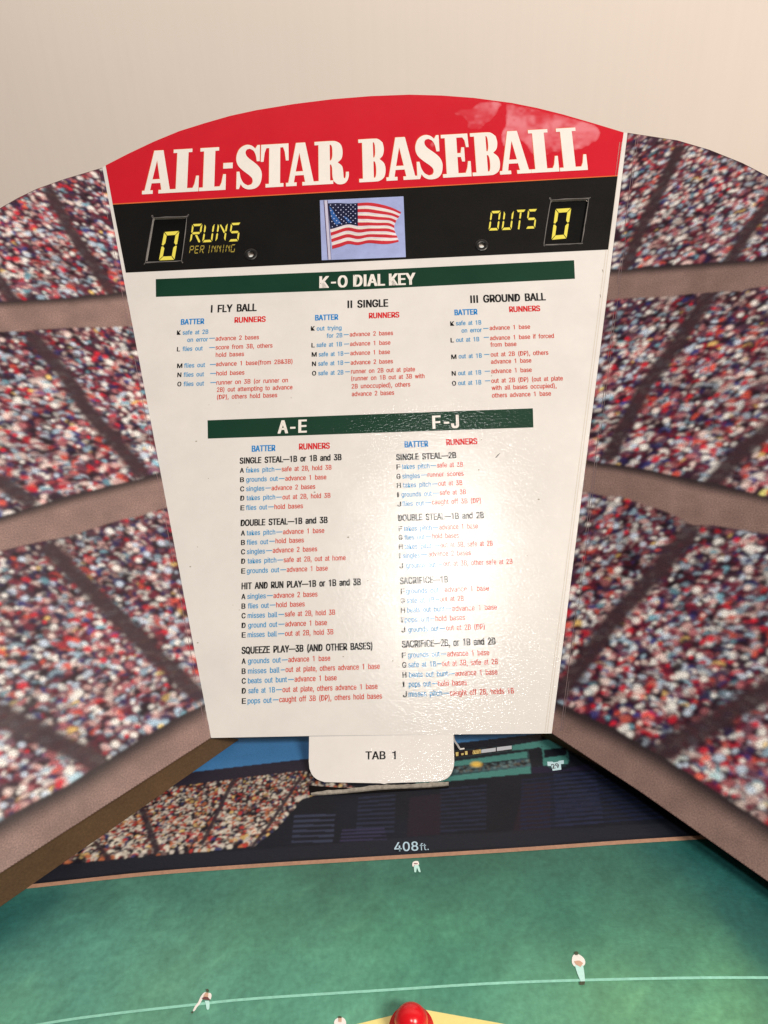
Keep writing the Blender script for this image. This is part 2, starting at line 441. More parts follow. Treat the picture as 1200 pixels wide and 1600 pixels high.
# title in heavy slab letters
G = {
 'L': (.63, [[(0,0),(.63,0),(.63,.36),(.565,.36),(.53,.17),(.49,.085),(.36,.085),(.36,.92),(.45,.92),(.45,1),(0,1),(0,.92),(.09,.92),(.09,.08),(0,.08)]]),
 'E': (.66, [[(0,0),(.66,0),(.66,.35),(.6,.35),(.575,.2),(.53,.085),(.36,.085),(.36,.46),(.44,.46),(.465,.35),(.53,.35),(.53,.68),(.465,.68),(.44,.55),(.36,.55),(.36,.915),(.5,.915),(.55,.84),(.575,.68),(.635,.68),(.625,1),(0,1),(0,.92),(.09,.92),(.09,.08),(0,.08)]]),
 'T': (.66, [[(.12,0),(.54,0),(.54,.08),(.46,.08),(.46,.915),(.53,.915),(.57,.8),(.595,.6),(.66,.6),(.655,1),(.005,1),(0,.6),(.065,.6),(.09,.8),(.13,.915),(.2,.915),(.2,.08),(.12,.08)]]),
 'A': (.70, [[(0,0),(.25,0),(.25,.08),(.185,.08),(.212,.24),(.42,.24),(.45,.08),(.385,.08),(.385,0),(.70,0),(.70,.08),(.65,.08),(.455,1),(.235,1),(.055,.08),(0,.08)], [(.228,.33),(.402,.33),(.315,.77)]]),
 'B': (.64, [[(0,0),(.38,0),(.5,.02),(.6,.1),(.635,.26),(.605,.41),(.5,.515),(.58,.6),(.61,.75),(.585,.9),(.49,.98),(.38,1),(0,1),(0,.92),(.09,.92),(.09,.08),(0,.08)], [(.35,.085),(.385,.095),(.405,.16),(.412,.27),(.405,.39),(.385,.46),(.35,.47)], [(.35,.555),(.375,.56),(.395,.63),(.4,.74),(.394,.85),(.375,.91),(.35,.915)]]),
 'R': (.78, [[(0,0),(.42,0),(.42,.08),(.35,.08),(.35,.455),(.38,.44),(.4,.36),(.405,.18),(.43,.06),(.52,-.01),(.64,-.015),(.73,.04),(.775,.15),(.78,.26),(.715,.26),(.705,.15),(.685,.11),(.66,.14),(.65,.28),(.625,.4),(.53,.49),(.62,.58),(.645,.74),(.61,.9),(.51,.98),(.38,1),(0,1),(0,.92),(.09,.92),(.09,.08),(0,.08)], [(.35,.54),(.38,.55),(.405,.62),(.412,.73),(.405,.85),(.38,.91),(.35,.915)]]),
 'S': (.61, [[(.5,1.0),(.56,1.0),(.56,.62),(.49,.62),(.465,.76),(.41,.87),(.32,.925),(.25,.91),(.22,.855),(.235,.78),(.3,.70),(.44,.59),(.55,.48),(.605,.36),(.61,.24),(.575,.1),(.49,.01),(.37,-.02),(.26,-.01),(.17,.04),(.12,.11),(.08,0),(.02,0),(.02,.4),(.085,.4),(.12,.25),(.19,.13),(.29,.07),(.37,.09),(.4,.15),(.385,.23),(.31,.31),(.17,.42),(.06,.53),(.01,.65),(.01,.78),(.06,.91),(.15,.99),(.26,1.02),(.37,.99),(.45,.92)]]),
 '-': (.22, [[(0,.49),(.22,.49),(.22,.62),(0,.62)]]),
}
TITLE = [('A',222,268.5),('L',268.5,310),('L',311,352.5),('-',348,362.8),('S',368,408.8),('T',407,451),('A',447,493.5),('R',492,545.5),
         ('B',561.5,603.5),('A',604,652.5),('S',651,692.5),('E',692.5,737),('B',738.8,783),('A',781.5,830.5),('L',830.8,874),('L',875.2,918.6)]
def title_y(x): return 304 - (x - 222) * 0.0550 - max(0, 1-abs(x-570)/350)*0.0
ik = Ink(); fr = Ink()
for ch, xa, xb in TITLE:
    w0, loops = G[ch]
    p0, p1 = pl(xa, title_y(xa)), pl(xb, title_y(xb)); cap = np.linalg.norm(pl(xa, title_y(xa)-67) - p0)
    e = p1 - p0; wd = np.linalg.norm(e); e = e / wd; u = np.array([-e[1], e[0]])
    out = []
    for lp in loops:
        sm = cr(lp, 5) if ch in 'SRB' else lp
        out.append([p0 + e*(q[0]/w0*wd) + u*(q[1]*cap) for q in sm])
    ik.poly(out, Z3)
    fr.poly([[q + np.array([-0.00032, 0.00034]) for q in lp] for lp in out], Z2)
sub(fr, 'title_fringe', M_ORNG); sub(ik, 'title_lettering', M_TITLE)

# glare on smudged varnish, painted as pale pink on the red header
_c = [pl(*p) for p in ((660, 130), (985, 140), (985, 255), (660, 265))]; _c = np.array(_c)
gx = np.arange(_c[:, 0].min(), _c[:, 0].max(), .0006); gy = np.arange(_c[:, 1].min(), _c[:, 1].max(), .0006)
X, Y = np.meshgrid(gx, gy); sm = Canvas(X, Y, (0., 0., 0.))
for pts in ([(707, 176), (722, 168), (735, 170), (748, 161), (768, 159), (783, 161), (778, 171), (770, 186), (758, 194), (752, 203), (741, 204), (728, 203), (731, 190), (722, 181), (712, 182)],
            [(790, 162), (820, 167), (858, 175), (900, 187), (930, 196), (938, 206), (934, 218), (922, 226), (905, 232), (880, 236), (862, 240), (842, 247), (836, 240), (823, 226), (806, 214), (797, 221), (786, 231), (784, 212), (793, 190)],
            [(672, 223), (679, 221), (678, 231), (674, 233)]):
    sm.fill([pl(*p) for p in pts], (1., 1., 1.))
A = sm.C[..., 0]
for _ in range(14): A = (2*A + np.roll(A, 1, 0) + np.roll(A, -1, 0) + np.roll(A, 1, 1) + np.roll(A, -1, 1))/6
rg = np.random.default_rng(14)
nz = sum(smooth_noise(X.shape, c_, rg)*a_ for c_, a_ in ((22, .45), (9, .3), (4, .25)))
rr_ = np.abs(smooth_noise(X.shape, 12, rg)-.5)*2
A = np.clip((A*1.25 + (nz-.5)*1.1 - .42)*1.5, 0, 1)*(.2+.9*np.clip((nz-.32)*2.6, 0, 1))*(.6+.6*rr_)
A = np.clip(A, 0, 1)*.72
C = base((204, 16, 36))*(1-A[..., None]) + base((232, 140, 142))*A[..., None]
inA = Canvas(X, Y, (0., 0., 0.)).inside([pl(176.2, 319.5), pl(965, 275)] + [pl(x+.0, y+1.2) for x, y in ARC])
grid_mesh('painted_glare_smudge', X, Y, 0.00009, C, inA & (A > .015), mat_card('painted_glare_film', attr='print', rough=0.5, bump=0.25, bscale=(520, 1100, 800), coat=1.0, var=.04), panel, MP)

# flag picture
def fp(x, y): return pl(480 + x/6.6667, 300 + y/6.6667)
fk = Ink(); fk.poly([[fp(152, 712), fp(1027, 680), fp(1003, 47), fp(132, 88)]], Z3)
sub(fk, 'flag_picture', mat_card('picture_sky', (158, 163, 196), rough=0.35, var=0.10, fine=(120, 0.08)))
fk = Ink(); fk.poly([[fp(222, 706), fp(248, 706), fp(208, 90), fp(178, 90)]], Z4); sub(fk, 'flagpole', mat_card('pole_print', (196, 186, 196), var=0.1))
fk = Ink(); fk.poly([[fp(214, 706), fp(222, 706), fp(180, 90), fp(170, 90)]], Z4); fk.poly([[fp(248, 706), fp(252, 706), fp(215, 90), fp(208, 90)]], Z4)
sub(fk, 'flagpole_shade_line', mat_card('pole_line', (84, 60, 88)))
TOPL = cr([(215,122),(320,118),(430,124),(525,119),(640,113),(760,130),(880,165),(977,212)], 8, closed=False, sharp=180)
BOTL = cr([(262,596),(350,572),(430,545),(530,556),(640,535),(770,545),(860,542),(952,522)], 8, closed=False, sharp=180)
def lerp_line(Ln, t):
    s = t*(len(Ln)-1); i = min(int(s), len(Ln)-2); return Ln[i]*(1-s+i) + Ln[i+1]*(s-i)
def flag_pt(u, v):
    a, b = lerp_line(TOPL, u), lerp_line(BOTL, u)
    q = a*(1-v) + b*v
    q = q + np.array([0, 12*math.sin(u*11 + v*3.0)*math.sin(math.pi*v)])
    if u > .8: q = q - np.array([ (u-.8)/.2*58*math.sin(math.pi*min(max(v, 0), 1))**2, 0])
    return fp(q[0], q[1])
red_s, wht_s, lit_s = Ink(), Ink(), Ink()
for k in range(13):
    v0, v1 = k/13, (k+1)/13; u0 = 0.43 if k < 7 else 0.0
    n = 44; us = [u0 + (1-u0)*i/n for i in range(n+1)]
    lp = [flag_pt(u, v1) for u in us] + [flag_pt(u, v0) for u in reversed(us)]
    (wht_s if k % 2 == 0 and False else (red_s if k % 2 == 0 else wht_s)).poly([lp], 0.0003)
sub(red_s, 'red_stripes', mat_card('flag_red', (196, 44, 52), var=0.12)); sub(wht_s, 'white_stripes', mat_card('flag_white', (222, 204, 202), var=0.12, fine=(160, 0.12)))
for k in range(13):
    v1 = (k+.86)/13; v0 = (k+.62)/13
    if k % 2: lit_s.poly([[flag_pt(.44+.5*i/20 if k < 7 else .02+.9*i/20, v1) for i in range(21)] + [flag_pt(.44+.5*i/20 if k < 7 else .02+.9*i/20, v0) for i in range(20, -1, -1)]], 0.00034)
sub(lit_s, 'stripe_fold_lines', mat_card('flag_cream', (248, 222, 186), var=0.1))
ct = Ink(); ct.poly([[flag_pt(.43*i/16, 7/13+.005) for i in range(17)] + [flag_pt(.43*i/16, 0) for i in range(16, -1, -1)]], 0.00036)
sub(ct, 'star_field', mat_card('flag_navy', (24, 26, 54), var=0.15))
cf = Ink(); cf.poly([[fp(230,150),fp(262,185),(fp(310,265)),fp(358,332),fp(300,345),fp(255,280)]], 0.0004); cf.poly([[fp(370,250),fp(420,272),fp(470,322),fp(430,325)]], 0.0004)
sub(cf, 'canton_fold', mat_card('flag_blue', (48, 92, 150), var=0.2))
st = Ink()
for r_ in range(9):
    for c_ in range(6 if r_ % 2 == 0 else 5):
        u = .43*((c_+.5+(0 if r_ % 2 == 0 else .5))/6); v = (r_+.7)/9.4*7/13
        q = flag_pt(u, v); st.poly([[q+np.array([.00042*math.cos(a), .00042*math.sin(a)]) for a in np.linspace(0, 2*math.pi, 6)[:-1]]], 0.00044)
sub(st, 'stars', mat_card('flag_star', (190, 190, 214)))

# segmented display lettering
SEG = {'a': [(.06,1),(.94,1),(.80,.88),(.20,.88)], 'd': [(.20,.12),(.80,.12),(.94,0),(.06,0)], 'g': [(.10,.5),(.22,.56),(.78,.56),(.90,.5),(.78,.44),(.22,.44)],
       'f': [(0,.96),(.16,.83),(.16,.58),(.08,.52),(0,.58)], 'b': [(1,.96),(1,.58),(.92,.52),(.84,.58),(.84,.83)],
       'e': [(0,.04),(0,.42),(.08,.48),(.16,.42),(.16,.17)], 'c': [(1,.04),(.84,.17),(.84,.42),(.92,.48),(1,.42)],
       'i': [(.42,.86),(.58,.86),(.58,.58),(.5,.52),(.42,.58)], 'l': [(.42,.0),(.58,0),(.58,.42),(.5,.48),(.42,.42)],
       'k': [(.2,.92),(.34,.92),(.82,.56),(.82,.46),(.72,.46)], 'm': [(.42,.40),(.62,.40),(1,.06),(1,-.01),(.86,0)]}
SEG['I'] = [(.4,1),(.6,1),(.6,.56),(.4,.56)]; SEG['J'] = [(.4,0),(.6,0),(.6,.46),(.4,.46)]
LET = {'R': 'afbgem', 'U': 'fbecd', 'N': 'fbeck', 'S': 'afgcd', 'O': 'abcdef', 'T': 'ail', 'P': 'afbge', 'E': 'afged', 'I': 'IJ', 'G': 'afecd'}
def seg_letter(ink, ch, x, y, wpx, hpx, slant, z, slope=-0.05, thick=1.0):
    p0 = pl(x, y); ex = pl(x+wpx, y+wpx*slope) - p0; uy = pl(x+slant, y-hpx) - p0
    for sname in LET[ch]:
        s_ = SEG[sname]; c = np.mean(np.array(s_), 0)
        ink.poly([[p0 + ex*q[0] + uy*q[1] for q in s_]], z)
ik = Ink()
for ch, x, y, wd in (('R',296.5,379.5,16),('U',316,379,15.5),('N',336.5,378.3,15.5),('S',357,377.8,15.5)): seg_letter(ik, ch, x, y, wd, 29, 4.2, Z3)
sub(ik, 'segment_lettering', M_YEL); ik = Ink()
for ch, x, y, wd in (('O',763.2,360.6,15.5),('U',783.6,359.8,15.5),('T',802.5,358.8,15.5),('S',821.3,357.8,14.5)): seg_letter(ik, ch, x, y, wd, 30.5, 4, Z3, slope=-0.04)
sub(ik, 'segment_lettering', M_YEL)
ik = Ink()
x = 295.6
for ch in 'PER INNING':
    if ch == ' ': x += 4.2; continue
    wd = 6.2 if ch != 'I' else 4; seg_letter(ik, ch, x, 396.7-(x-296)*0.035, wd, 12.2, 1.8, Z3); x += wd + 1.9
sub(ik, 'segment_lettering', M_YELD)

# dials behind the two windows, each showing a nought
def quad_seg(ink, TL, TR, BR, BL, z):
    TL, TR, BR, BL = (np.array(pl(*p)) for p in (TL, TR, BR, BL))
    f = lambda q: (TL*(1-q[0])+TR*q[0])*q[1] + (BL*(1-q[0])+BR*q[0])*(1-q[1])
    sg = {'a': [(.03,1),(.97,1),(.76,.87),(.24,.87)], 'd': [(.24,.13),(.76,.13),(.97,0),(.03,0)], 'f': [(0,.98),(.21,.855),(.21,.60),(.10,.52),(0,.54)],
          'b': [(1,.98),(1,.54),(.9,.52),(.79,.6),(.79,.855)], 'e': [(0,.02),(0,.48),(.10,.49),(.21,.42),(.21,.145)], 'c': [(1,.02),(.79,.145),(.79,.42),(.9,.49),(1,.48)]}
    for k in sg: ink.poly([[f(q) for q in sg[k]]], z)
for cpx, dg in (((262, 376), ((255,359.5),(278.7,357.8),(271,403),(246.5,404))), ((886, 347), ((869,323.3),(893.6,321.7),(886.2,369.4),(862.6,371.6)))):
    c = pl(*cpx); dm = slab('score_dial', circ(c, 0.021, 48), [], [M_DIAL, M_KRAFT, M_EDGE], root, MP, th=0.001, z=-TH-0.0004)
    ik = Ink(); quad_seg(ik, *dg, -TH-0.0003); o = ik.build('digit', M_YEL, dm, MP)
# pale worn lips of the window cuts
for lp in (winl, winr):
    c = np.mean(lp, 0); ik = Ink(); L2 = cr(lp, 5, sharp=60)
    rg = random.Random(3)
    outp = [q + (q-c)/np.linalg.norm(q-c)*(0.00034+rg.random()*0.0004) for q in L2]
    ik.poly([outp, L2], Z3); sub(ik, 'window_lip', mat_card('scuffed_lip', (112, 104, 96), rough=0.8, var=0.3))

# eyelets
def ring(name, c, r0, r1, h, mat, parent):
    V, Fc = [], []; n, m = 28, 8
    for i in range(n):
        a = 2*math.pi*i/n
        for j in range(m):
            b = 2*math.pi*j/m; rr = (r0+r1)/2 + (r1-r0)/2*math.cos(b)
            V.append((c[0]+rr*math.cos(a), c[1]+rr*math.sin(a), 0.0002 + h*math.sin(b)))
    for i in range(n):
        for j in range(m): Fc.append((i*m+j, ((i+1) % n)*m+j, ((i+1) % n)*m+(j+1) % m, i*m+(j+1) % m))
    return mesh_obj(name, V, Fc, mat, parent, MP, smooth=True)
M_EYE = mat_card('dark_metal', (20, 19, 19), rough=0.35, spec=0.5, bump=0.2)
for c in (EYE_L, EYE_R):
    ring('eyelet', c, 0.0017, 0.0042, 0.0004, M_EYE, panel)
    ik = Ink(); q = c + np.array([0.0002, -0.0012]); ik.poly([[q+np.array([.0016*math.cos(a), .0009*math.sin(a)]) for a in np.linspace(0, 2*math.pi, 13)[:-1]]], -0.0002)
    sub(ik, 'pin_tip', mat_card('pin_white', (225, 222, 218), rough=0.4))

# ------------------------------------------------------------------ the printed rules
def T(ink, s, x0, y0, x1, cap, bold=0.045):
    p0 = pl(x0, y0); p1 = pl(x1, y0 - (x1-x0)*0.036)
    e = p1 - p0; wd = np.linalg.norm(e)
    write(ink, s, p0, wd, cap, bold, Z2, e/wd)
def rule(ink, x0, y, x1):
    T(ink, '\u2014', x0, y + 2.4, x1, 0.0034)

BODY, HEAD, SUBH, BARH, SECT = 0.00282, 0.0049, 0.0036, 0.0078, 0.0036
BD = 0.10
ik = Ink(); T(ik, 'K', 500, 450.0, 513, BARH, .10); T(ik, '-', 518.3, 449.4, 524, BARH, .10); T(ik, 'O', 528.8, 449.0, 542, BARH, .10); T(ik, 'DIAL', 553, 447.8, 600.5, BARH, .10); T(ik, 'KEY', 609, 445.9, 648.3, BARH, .10); sub(ik, 'bar_heading', M_TITLE)
ik = Ink(); T(ik, 'A', 435, 677.2, 449, BARH, .10); T(ik, '-', 454.5, 677, 460.5, BARH, .10); T(ik, 'E', 467.3, 676, 478.3, BARH, .10); sub(ik, 'bar_heading', M_TITLE)
ik = Ink(); T(ik, 'F', 677, 669.8, 688, BARH, .10); T(ik, '-', 695, 669.2, 701, BARH, .10); T(ik, 'J', 706.3, 668.8, 716.3, BARH, .10); sub(ik, 'bar_heading', M_TITLE)

# three upper columns: title, then BATTER / RUNNERS, key letters, batter lines, dashes, runner lines
UP = [
 (('I FLY BALL',330,488.4,400.5), ('BATTER',283,507.4,318.6), ('RUNNERS',366.8,504.4,414.7),
  [('K',276.7,523.2,282),('L',276.7,549.1,281),('M',277,575.1,284.6),('N',277.4,589.3,283),('O',277.4,603.7,283)],
  [('safe at 2B',285.5,523,325.4),('on error',292.8,534.4,324.8),('flies out',285.2,548.6,316.6),('flies out',287.7,574.6,320.3),('flies out',286.9,589,318.6),('flies out',286.9,603.5,318.6)],
  [(327,529.7,335.6),(327,544.3,335.6),(328,570.8,337),(328.5,584.8,337.4),(328.8,599,337.6)],
  [('advance 2 bases',337,532.4,404.5),('score from 3B, others',337,546.2,425.7),('hold bases',337.3,557.8,381.2),('advance 1 base(from 2B&3B)',337.6,572.3,456.9),('hold bases',338.2,586.8,381.8),
   ('runner on 3B (or runner on',338.4,601.2,449.8),('2B) out attempting to advance',339,612.5,456.9),('(DP), others hold bases',339.3,624,433.1)]),
 (('II SINGLE',543.7,481.3,606), ('BATTER',492.9,500.8,528.1), ('RUNNERS',576.9,497.6,623.6),
  [('K',486.1,516.7,491.6),('L',487,542.9,491.6),('M',487.4,557.4,494.6),('N',487.8,572.1,493.5),('O',488,586.8,493.7)],
  [('out trying',495.1,516.7,533.6),('for 2B',510.7,527.9,534.9),('safe at 1B',494.9,542.4,534.2),('safe at 1B',498.2,557.1,536.4),('safe at 1B',497.5,571.5,536.2),('safe at 2B',497.5,586.5,536.5)],
  [(537.3,524.1,544.8),(537.8,538.8,545.5),(538.2,553.2,545.9),(538.6,567.6,546.3),(539.6,582.2,546.5)],
  [('advance 2 bases',546.6,525.9,614.1),('advance 1 base',547.2,540.7,610),('advance 1 base',547.6,555.2,609.2),('advance 2 bases',548.1,570,613.9),
   ('runner on 2B out at plate',548.7,583.8,648.4),('(runner on 1B out at 3B with',549,594.9,663.2),('2B unoccupied), others',549.6,607.2,641),('advance 2 bases',549.9,619.2,615.8)]),
 (('III GROUND BALL',735.8,473.4,852.3), ('BATTER',710.8,492.6,745.8), ('RUNNERS',796.3,487.7,843.8),
  [('K',704,509.1,709.6),('L',704.5,535.1,709.2),('M',705.5,561.1,713),('N',706.2,587.1,712),('O',706.7,602.6,712.4)],
  [('safe at 1B',712.8,508.5,752),('on error',721.5,519.9,752.8),('out at 1B',713,534.5,748.8),('out at 1B',717,560.2,752.8),('out at 1B',716.3,586.5,752),('out at 1B',716.3,602,752)],
  [(755.5,514.4,763.3),(756.2,528.4,764),(757,555.2,764.6),(757.8,581.4,765.8),(758.2,596.4,766)],
  [('advance 1 base',765.3,515.9,828.3),('advance 1 base if forced',766,531.6,865.5),('from base',766.5,542.1,807),('out at 2B (DP), others',767,557.4,856.8),('advance 1 base',767.5,568.6,830.3),
   ('advance 1 base',767.8,583.4,830.8),('out at 2B (DP) (out at plate',768,598.4,879.5),('with all bases occupied),',768.5,609.6,869.5),('others advance 1 base',769,621.4,861)]),
]
for tt, bt, rn, keys, bats, dashes, runs in UP:
    ik = Ink(); T(ik, *tt, HEAD, .10); sub(ik, 'column_heading', M_TBLACK)
    ik = Ink(); T(ik, *bt, SUBH, BD); sub(ik, 'batter_heading', M_BBLUE)
    ik = Ink(); T(ik, *rn, SUBH, BD); sub(ik, 'runner_heading', M_BRED)
    ik = Ink(); [T(ik, *k, BODY, .09) for k in keys]; sub(ik, 'key_letters', M_TBLACK)
    ik = Ink(); [T(ik, *b, BODY) for b in bats]; [rule(ik, *d) for d in dashes]; sub(ik, 'batter_text', M_TBLUE)
    ik = Ink(); [T(ik, *r, BODY) for r in runs]; sub(ik, 'runner_text', M_TRED)

for bt, rn in ((('BATTER',393.9,705.8,429.9), ('RUNNERS',467.7,702.6,515)), (('BATTER',632.8,699.2,668.8), ('RUNNERS',697.8,695.7,745.5))):
    ik = Ink(); T(ik, *bt, SUBH, BD); sub(ik, 'batter_heading', M_BBLUE)
    ik = Ink(); T(ik, *rn, SUBH, BD); sub(ik, 'runner_heading', M_BRED)

# lower blocks: heading, then key letter, batter words, runner words
LOW = [
 (('SINGLE STEAL\u20141B or 1B and 3B',375,724.6,533.3), [
  ('A',375.2,738.8,'takes pitch',384.3,428.5,'safe at 2B, hold 3B',440.3,736.6,517.9),('B',375.4,753.4,'grounds out',384.8,434,'advance 1 base',445.9,751.1,509.9),
  ('C',375.6,767.8,'singles',384.8,413,'advance 2 bases',424.5,766.2,492.5),('D',375.8,782.2,'takes pitch',385.3,429.9,'out at 2B, hold 3B',441.6,780.4,516.3),
  ('E',376,797.4,'flies out',384.5,417.3,'hold bases',429,795.6,473.3)]),
 (('DOUBLE STEAL\u20141B and 3B',376.5,822,511.5), [
  ('A',376.8,836.9,'takes pitch',385.6,430,'advance 1 base',442.4,834.8,506.7),('B',376.9,851.6,'flies out',385.6,419,'hold bases',430.7,849,474.7),
  ('C',377,866.2,'singles',386,414,'advance 2 bases',426.4,863.8,495.5),('D',377.2,880.8,'takes pitch',387,431.7,'safe at 2B, out at home',443.5,878.6,540),
  ('E',377.3,896.2,'grounds out',385.9,436.3,'advance 1 base',448.3,893.7,512)]),
 (('HIT AND RUN PLAY\u20141B or 1B and 3B',377.9,920.8,563.5), [
  ('A',377.6,936.2,'singles',386.7,415.2,'advance 2 bases',427.5,934.5,496),('B',377.7,951.2,'flies out',387.5,420,'hold bases',431.7,949,476),
  ('C',377.8,966.2,'misses ball',387.2,433.3,'safe at 2B, hold 3B',445.3,963.4,523.5),('D',377.9,981.3,'ground out',388,433.3,'advance 1 base',445.9,978.9,510.7),
  ('E',378,996.3,'misses ball',387.2,432.5,'out at 2B, hold 3B',445.6,993.8,520.8)]),
 (('SQUEEZE PLAY\u20143B (AND OTHER BASES)',378,1021.6,581.6), [
  ('A',378,1037.3,'grounds out',387.7,438.7,'advance 1 base',450.7,1034.6,516),('B',378,1053,'misses ball',387.7,436.8,'out at plate, others advance 1 base',446.4,1050.2,593.3),
  ('C',378.1,1068.2,'beats out bunt',387.7,448.3,'advance 1 base',460.5,1065.2,526),('D',378.2,1083.7,'safe at 1B',388.3,429.6,'out at plate, others advance 1 base',441.6,1081.6,589.9),
  ('E',378.3,1099.7,'pops out',387.2,424.5,'caught off 3B (DP), others hold bases',436.5,1097.2,596.8)]),
 (('SINGLE STEAL\u20142B',619.5,719.2,712.5), [
  ('F',620,733.4,'takes pitch',628,671,'safe at 3B',683,730.6,723.5),('G',620,748.2,'singles',629,656,'runner scores',668.5,745.2,724.5),
  ('H',620.5,762.2,'takes pitch',630,673.5,'out at 3B',685,759.2,722.5),('I',621,776.9,'grounds out',627.5,674.5,'safe at 3B',687.5,773.6,728),
  ('J',621,791.4,'flies out',628.5,662.5,'caught off 3B (DP)',675,788.4,751.5)]),
 (('DOUBLE STEAL\u20141B and 2B',622.5,814.2,756), [
  ('F',623,830.2,'takes pitch',631,674.5,'advance 1 base',686.5,827.6,746.5),('G',623.2,843.9,'flies out',632,663.5,'hold bases',676,841.6,717),
  ('H',623.5,858.4,'takes pitch',632,675.5,'out at 3B, safe at 2B',688.5,855.6,770),('I',624,872.7,'singles',630,656,'advance 2 bases',669.5,869.7,735.5),
  ('J',624.2,888,'grounds out',634.7,681,'out at 3B, other safe at 2B',693,884.8,800.8)]),
 (('SACRIFICE\u20141B',625.3,912.8,700), [
  ('F',626.7,928,'grounds out',634.4,685.3,'advance 1 base',695.2,925.2,764),('G',626.8,942.9,'safe at 1B',635.7,678.7,'out at 2B',687.7,940.2,724.5),
  ('H',627,957.7,'beats out bunt',636.3,694.7,'advance 1 base',707,954.9,776.8),('I',627.5,972.8,'pops out',632.5,670.7,'hold bases',680.8,970.4,726.7),
  ('J',627.5,988,'grounds out',638,685.3,'out at 2B (DP)',697.3,985.2,757.3)]),
 (('SACRIFICE\u20142B, or 1B and 2B',628.5,1012,774), [
  ('F',628.5,1028,'grounds out',637.6,687,'advance 1 base',699,1025.8,764.5),('G',629,1043.2,'safe at 1B',638.4,681.3,'out at 3B, safe at 2B',690.7,1040.8,777.9),
  ('H',629.3,1058.9,'beats out bunt',639.5,700,'advance 1 base',711.7,1056.2,777.3),('I',629.8,1073.8,'pops out',639,673.3,'hold bases',684.5,1072,729.9),
  ('J',630,1089.2,'misses pitch',638.7,691,'caught off 2B, holds 1B',703.2,1087,803)]),
]
for hd, rows in LOW:
    ik = Ink(); T(ik, *hd, SECT, .10); sub(ik, 'section_heading', M_TBLACK)
    kk, bb, rr = Ink(), Ink(), Ink()
    for key, kx, ky, bs, bx0, bx1, rs, rx0, ry, rx1 in rows:
        T(kk, key, kx, ky, kx + (5.6 if key != 'I' else 1.9), BODY, .09)
        T(bb, bs, bx0, ky - 0.4, bx1, BODY); rule(bb, bx1 + 2, (ky + ry)/2 - 2.9, rx0 - 1.4)
        T(rr, rs, rx0, ry, rx1, BODY)
    sub(kk, 'key_letters', M_TBLACK); sub(bb, 'batter_text', M_TBLUE); sub(rr, 'runner_text', M_TRED)

# pen tick, scuffs and specks
ik = Ink(); ik.poly([[pl(773.6,715.6), pl(776,714.6), pl(779,711), pl(782,707.4), pl(778,710.3)]], Z2); sub(ik, 'pen_tick', M_TBLACK)
ik = Ink(); rg = random.Random(11)
for _ in range(34):
    x, y = rg.uniform(250, 900), rg.uniform(470, 1130)
    q = pl(x, y); r = rg.uniform(.00015, .0004); a0 = rg.random()*3
    ik.poly([[q+np.array([r*math.cos(a)*1.6, r*math.sin(a)]) for a in np.linspace(a0, a0+2*math.pi, 7)[:-1]]], Z1)
for x, y, dx, dy in ((940.5, 421, 1.5, 5), (937, 460, .8, 5), (762, 848, 3, -3), (718, 930, 4, 2)):
    ik.poly([[pl(x, y), pl(x+1.6, y+.5), pl(x+dx+1, y+dy), pl(x+dx, y+dy)]], Z1)
sub(ik, 'scuff_marks', mat_card('scuff', (150, 136, 116), rough=0.6, var=0.3))['kind'] = 'stuff'

# grooves scored along the fold on the panel's right margin
ik = Ink()
for off in (-7.5, -11):
    ik.poly([[pl(862+off, 1144), pl(862+off+1.2, 1144), pl(979+off+1.2, 222), pl(979+off, 222)]], Z1)
sub(ik, 'score_groove', mat_card('groove', (206, 190, 170), rough=0.5))

# tab hanging from the lower edge, bent down so that its tip rests on the board
t0, t1 = on_panel(483, 1150.5), on_panel(708, 1147.5)
tipc = on_z(594, 1223, 0.0009)
TXv = nrm(t1 - t0); _d = tipc - 0.5*(t0+t1); TYv = nrm(-(_d - (_d @ TXv)*TXv)); TNv = np.cross(TXv, TYv)
TOv = 0.5*(t0+t1)
M_TAB = Matrix([[TXv[i], TYv[i], TNv[i], TOv[i]] for i in range(3)] + [[0, 0, 0, 1]])
def tabp(px, py):
    d = ray(px, py); q = CAM + d*(((TOv-CAM) @ TNv)/(d @ TNv)) - TOv
    return np.array([q @ TXv, q @ TYv])
tl = [tabp(708.5, 1147.5), tabp(483, 1150.5), tabp(482.5, 1190)] + [tabp(*p) for p in cr([(483.5, 1201), (488, 1211), (496, 1218), (507, 1222)], 4, closed=False, sharp=180)] + \
     [tabp(594, 1223.8), tabp(600, 1225), tabp(606, 1223.6)] + [tabp(*p) for p in cr([(684, 1221), (697, 1217), (705, 1209), (709, 1198)], 4, closed=False, sharp=180)] + [tabp(709.8, 1190)]
tabo = slab('tab', tl, [], [M_WHITE, M_KRAFT, M_EDGE], panel, M_TAB, th=0.0012)
ik = Ink(); p0, p1 = tabp(571.5, 1186.6), tabp(618, 1186)
write(ik, 'TAB 1', p0, np.linalg.norm(p1-p0), np.linalg.norm(tabp(571.5, 1174.3)-p0), .08, Z1, nrm(p1-p0)); ik.build('tab_lettering', M_TBLACK, panel, M_TAB)

# ------------------------------------------------------------------ wings with printed crowd
PAL = [((236, 224, 214), 15), ((188, 194, 200), 10), ((150, 170, 178), 6), ((206, 158, 146), 8), ((166, 92, 92), 9), ((196, 30, 46), 8), ((212, 80, 62), 4), ((96, 24, 42), 18),
       ((40, 28, 66), 11), ((54, 54, 112), 3.5), ((226, 182, 104), 1.4), ((112, 156, 164), 2.5), ((40, 18, 32), 30), ((222, 192, 176), 6), ((112, 70, 82), 8)]
PC = [base(c) for c, _ in PAL]; PW = np.array([k for _, k in PAL], float); PW /= PW.sum()
DARK = base((62, 36, 48))

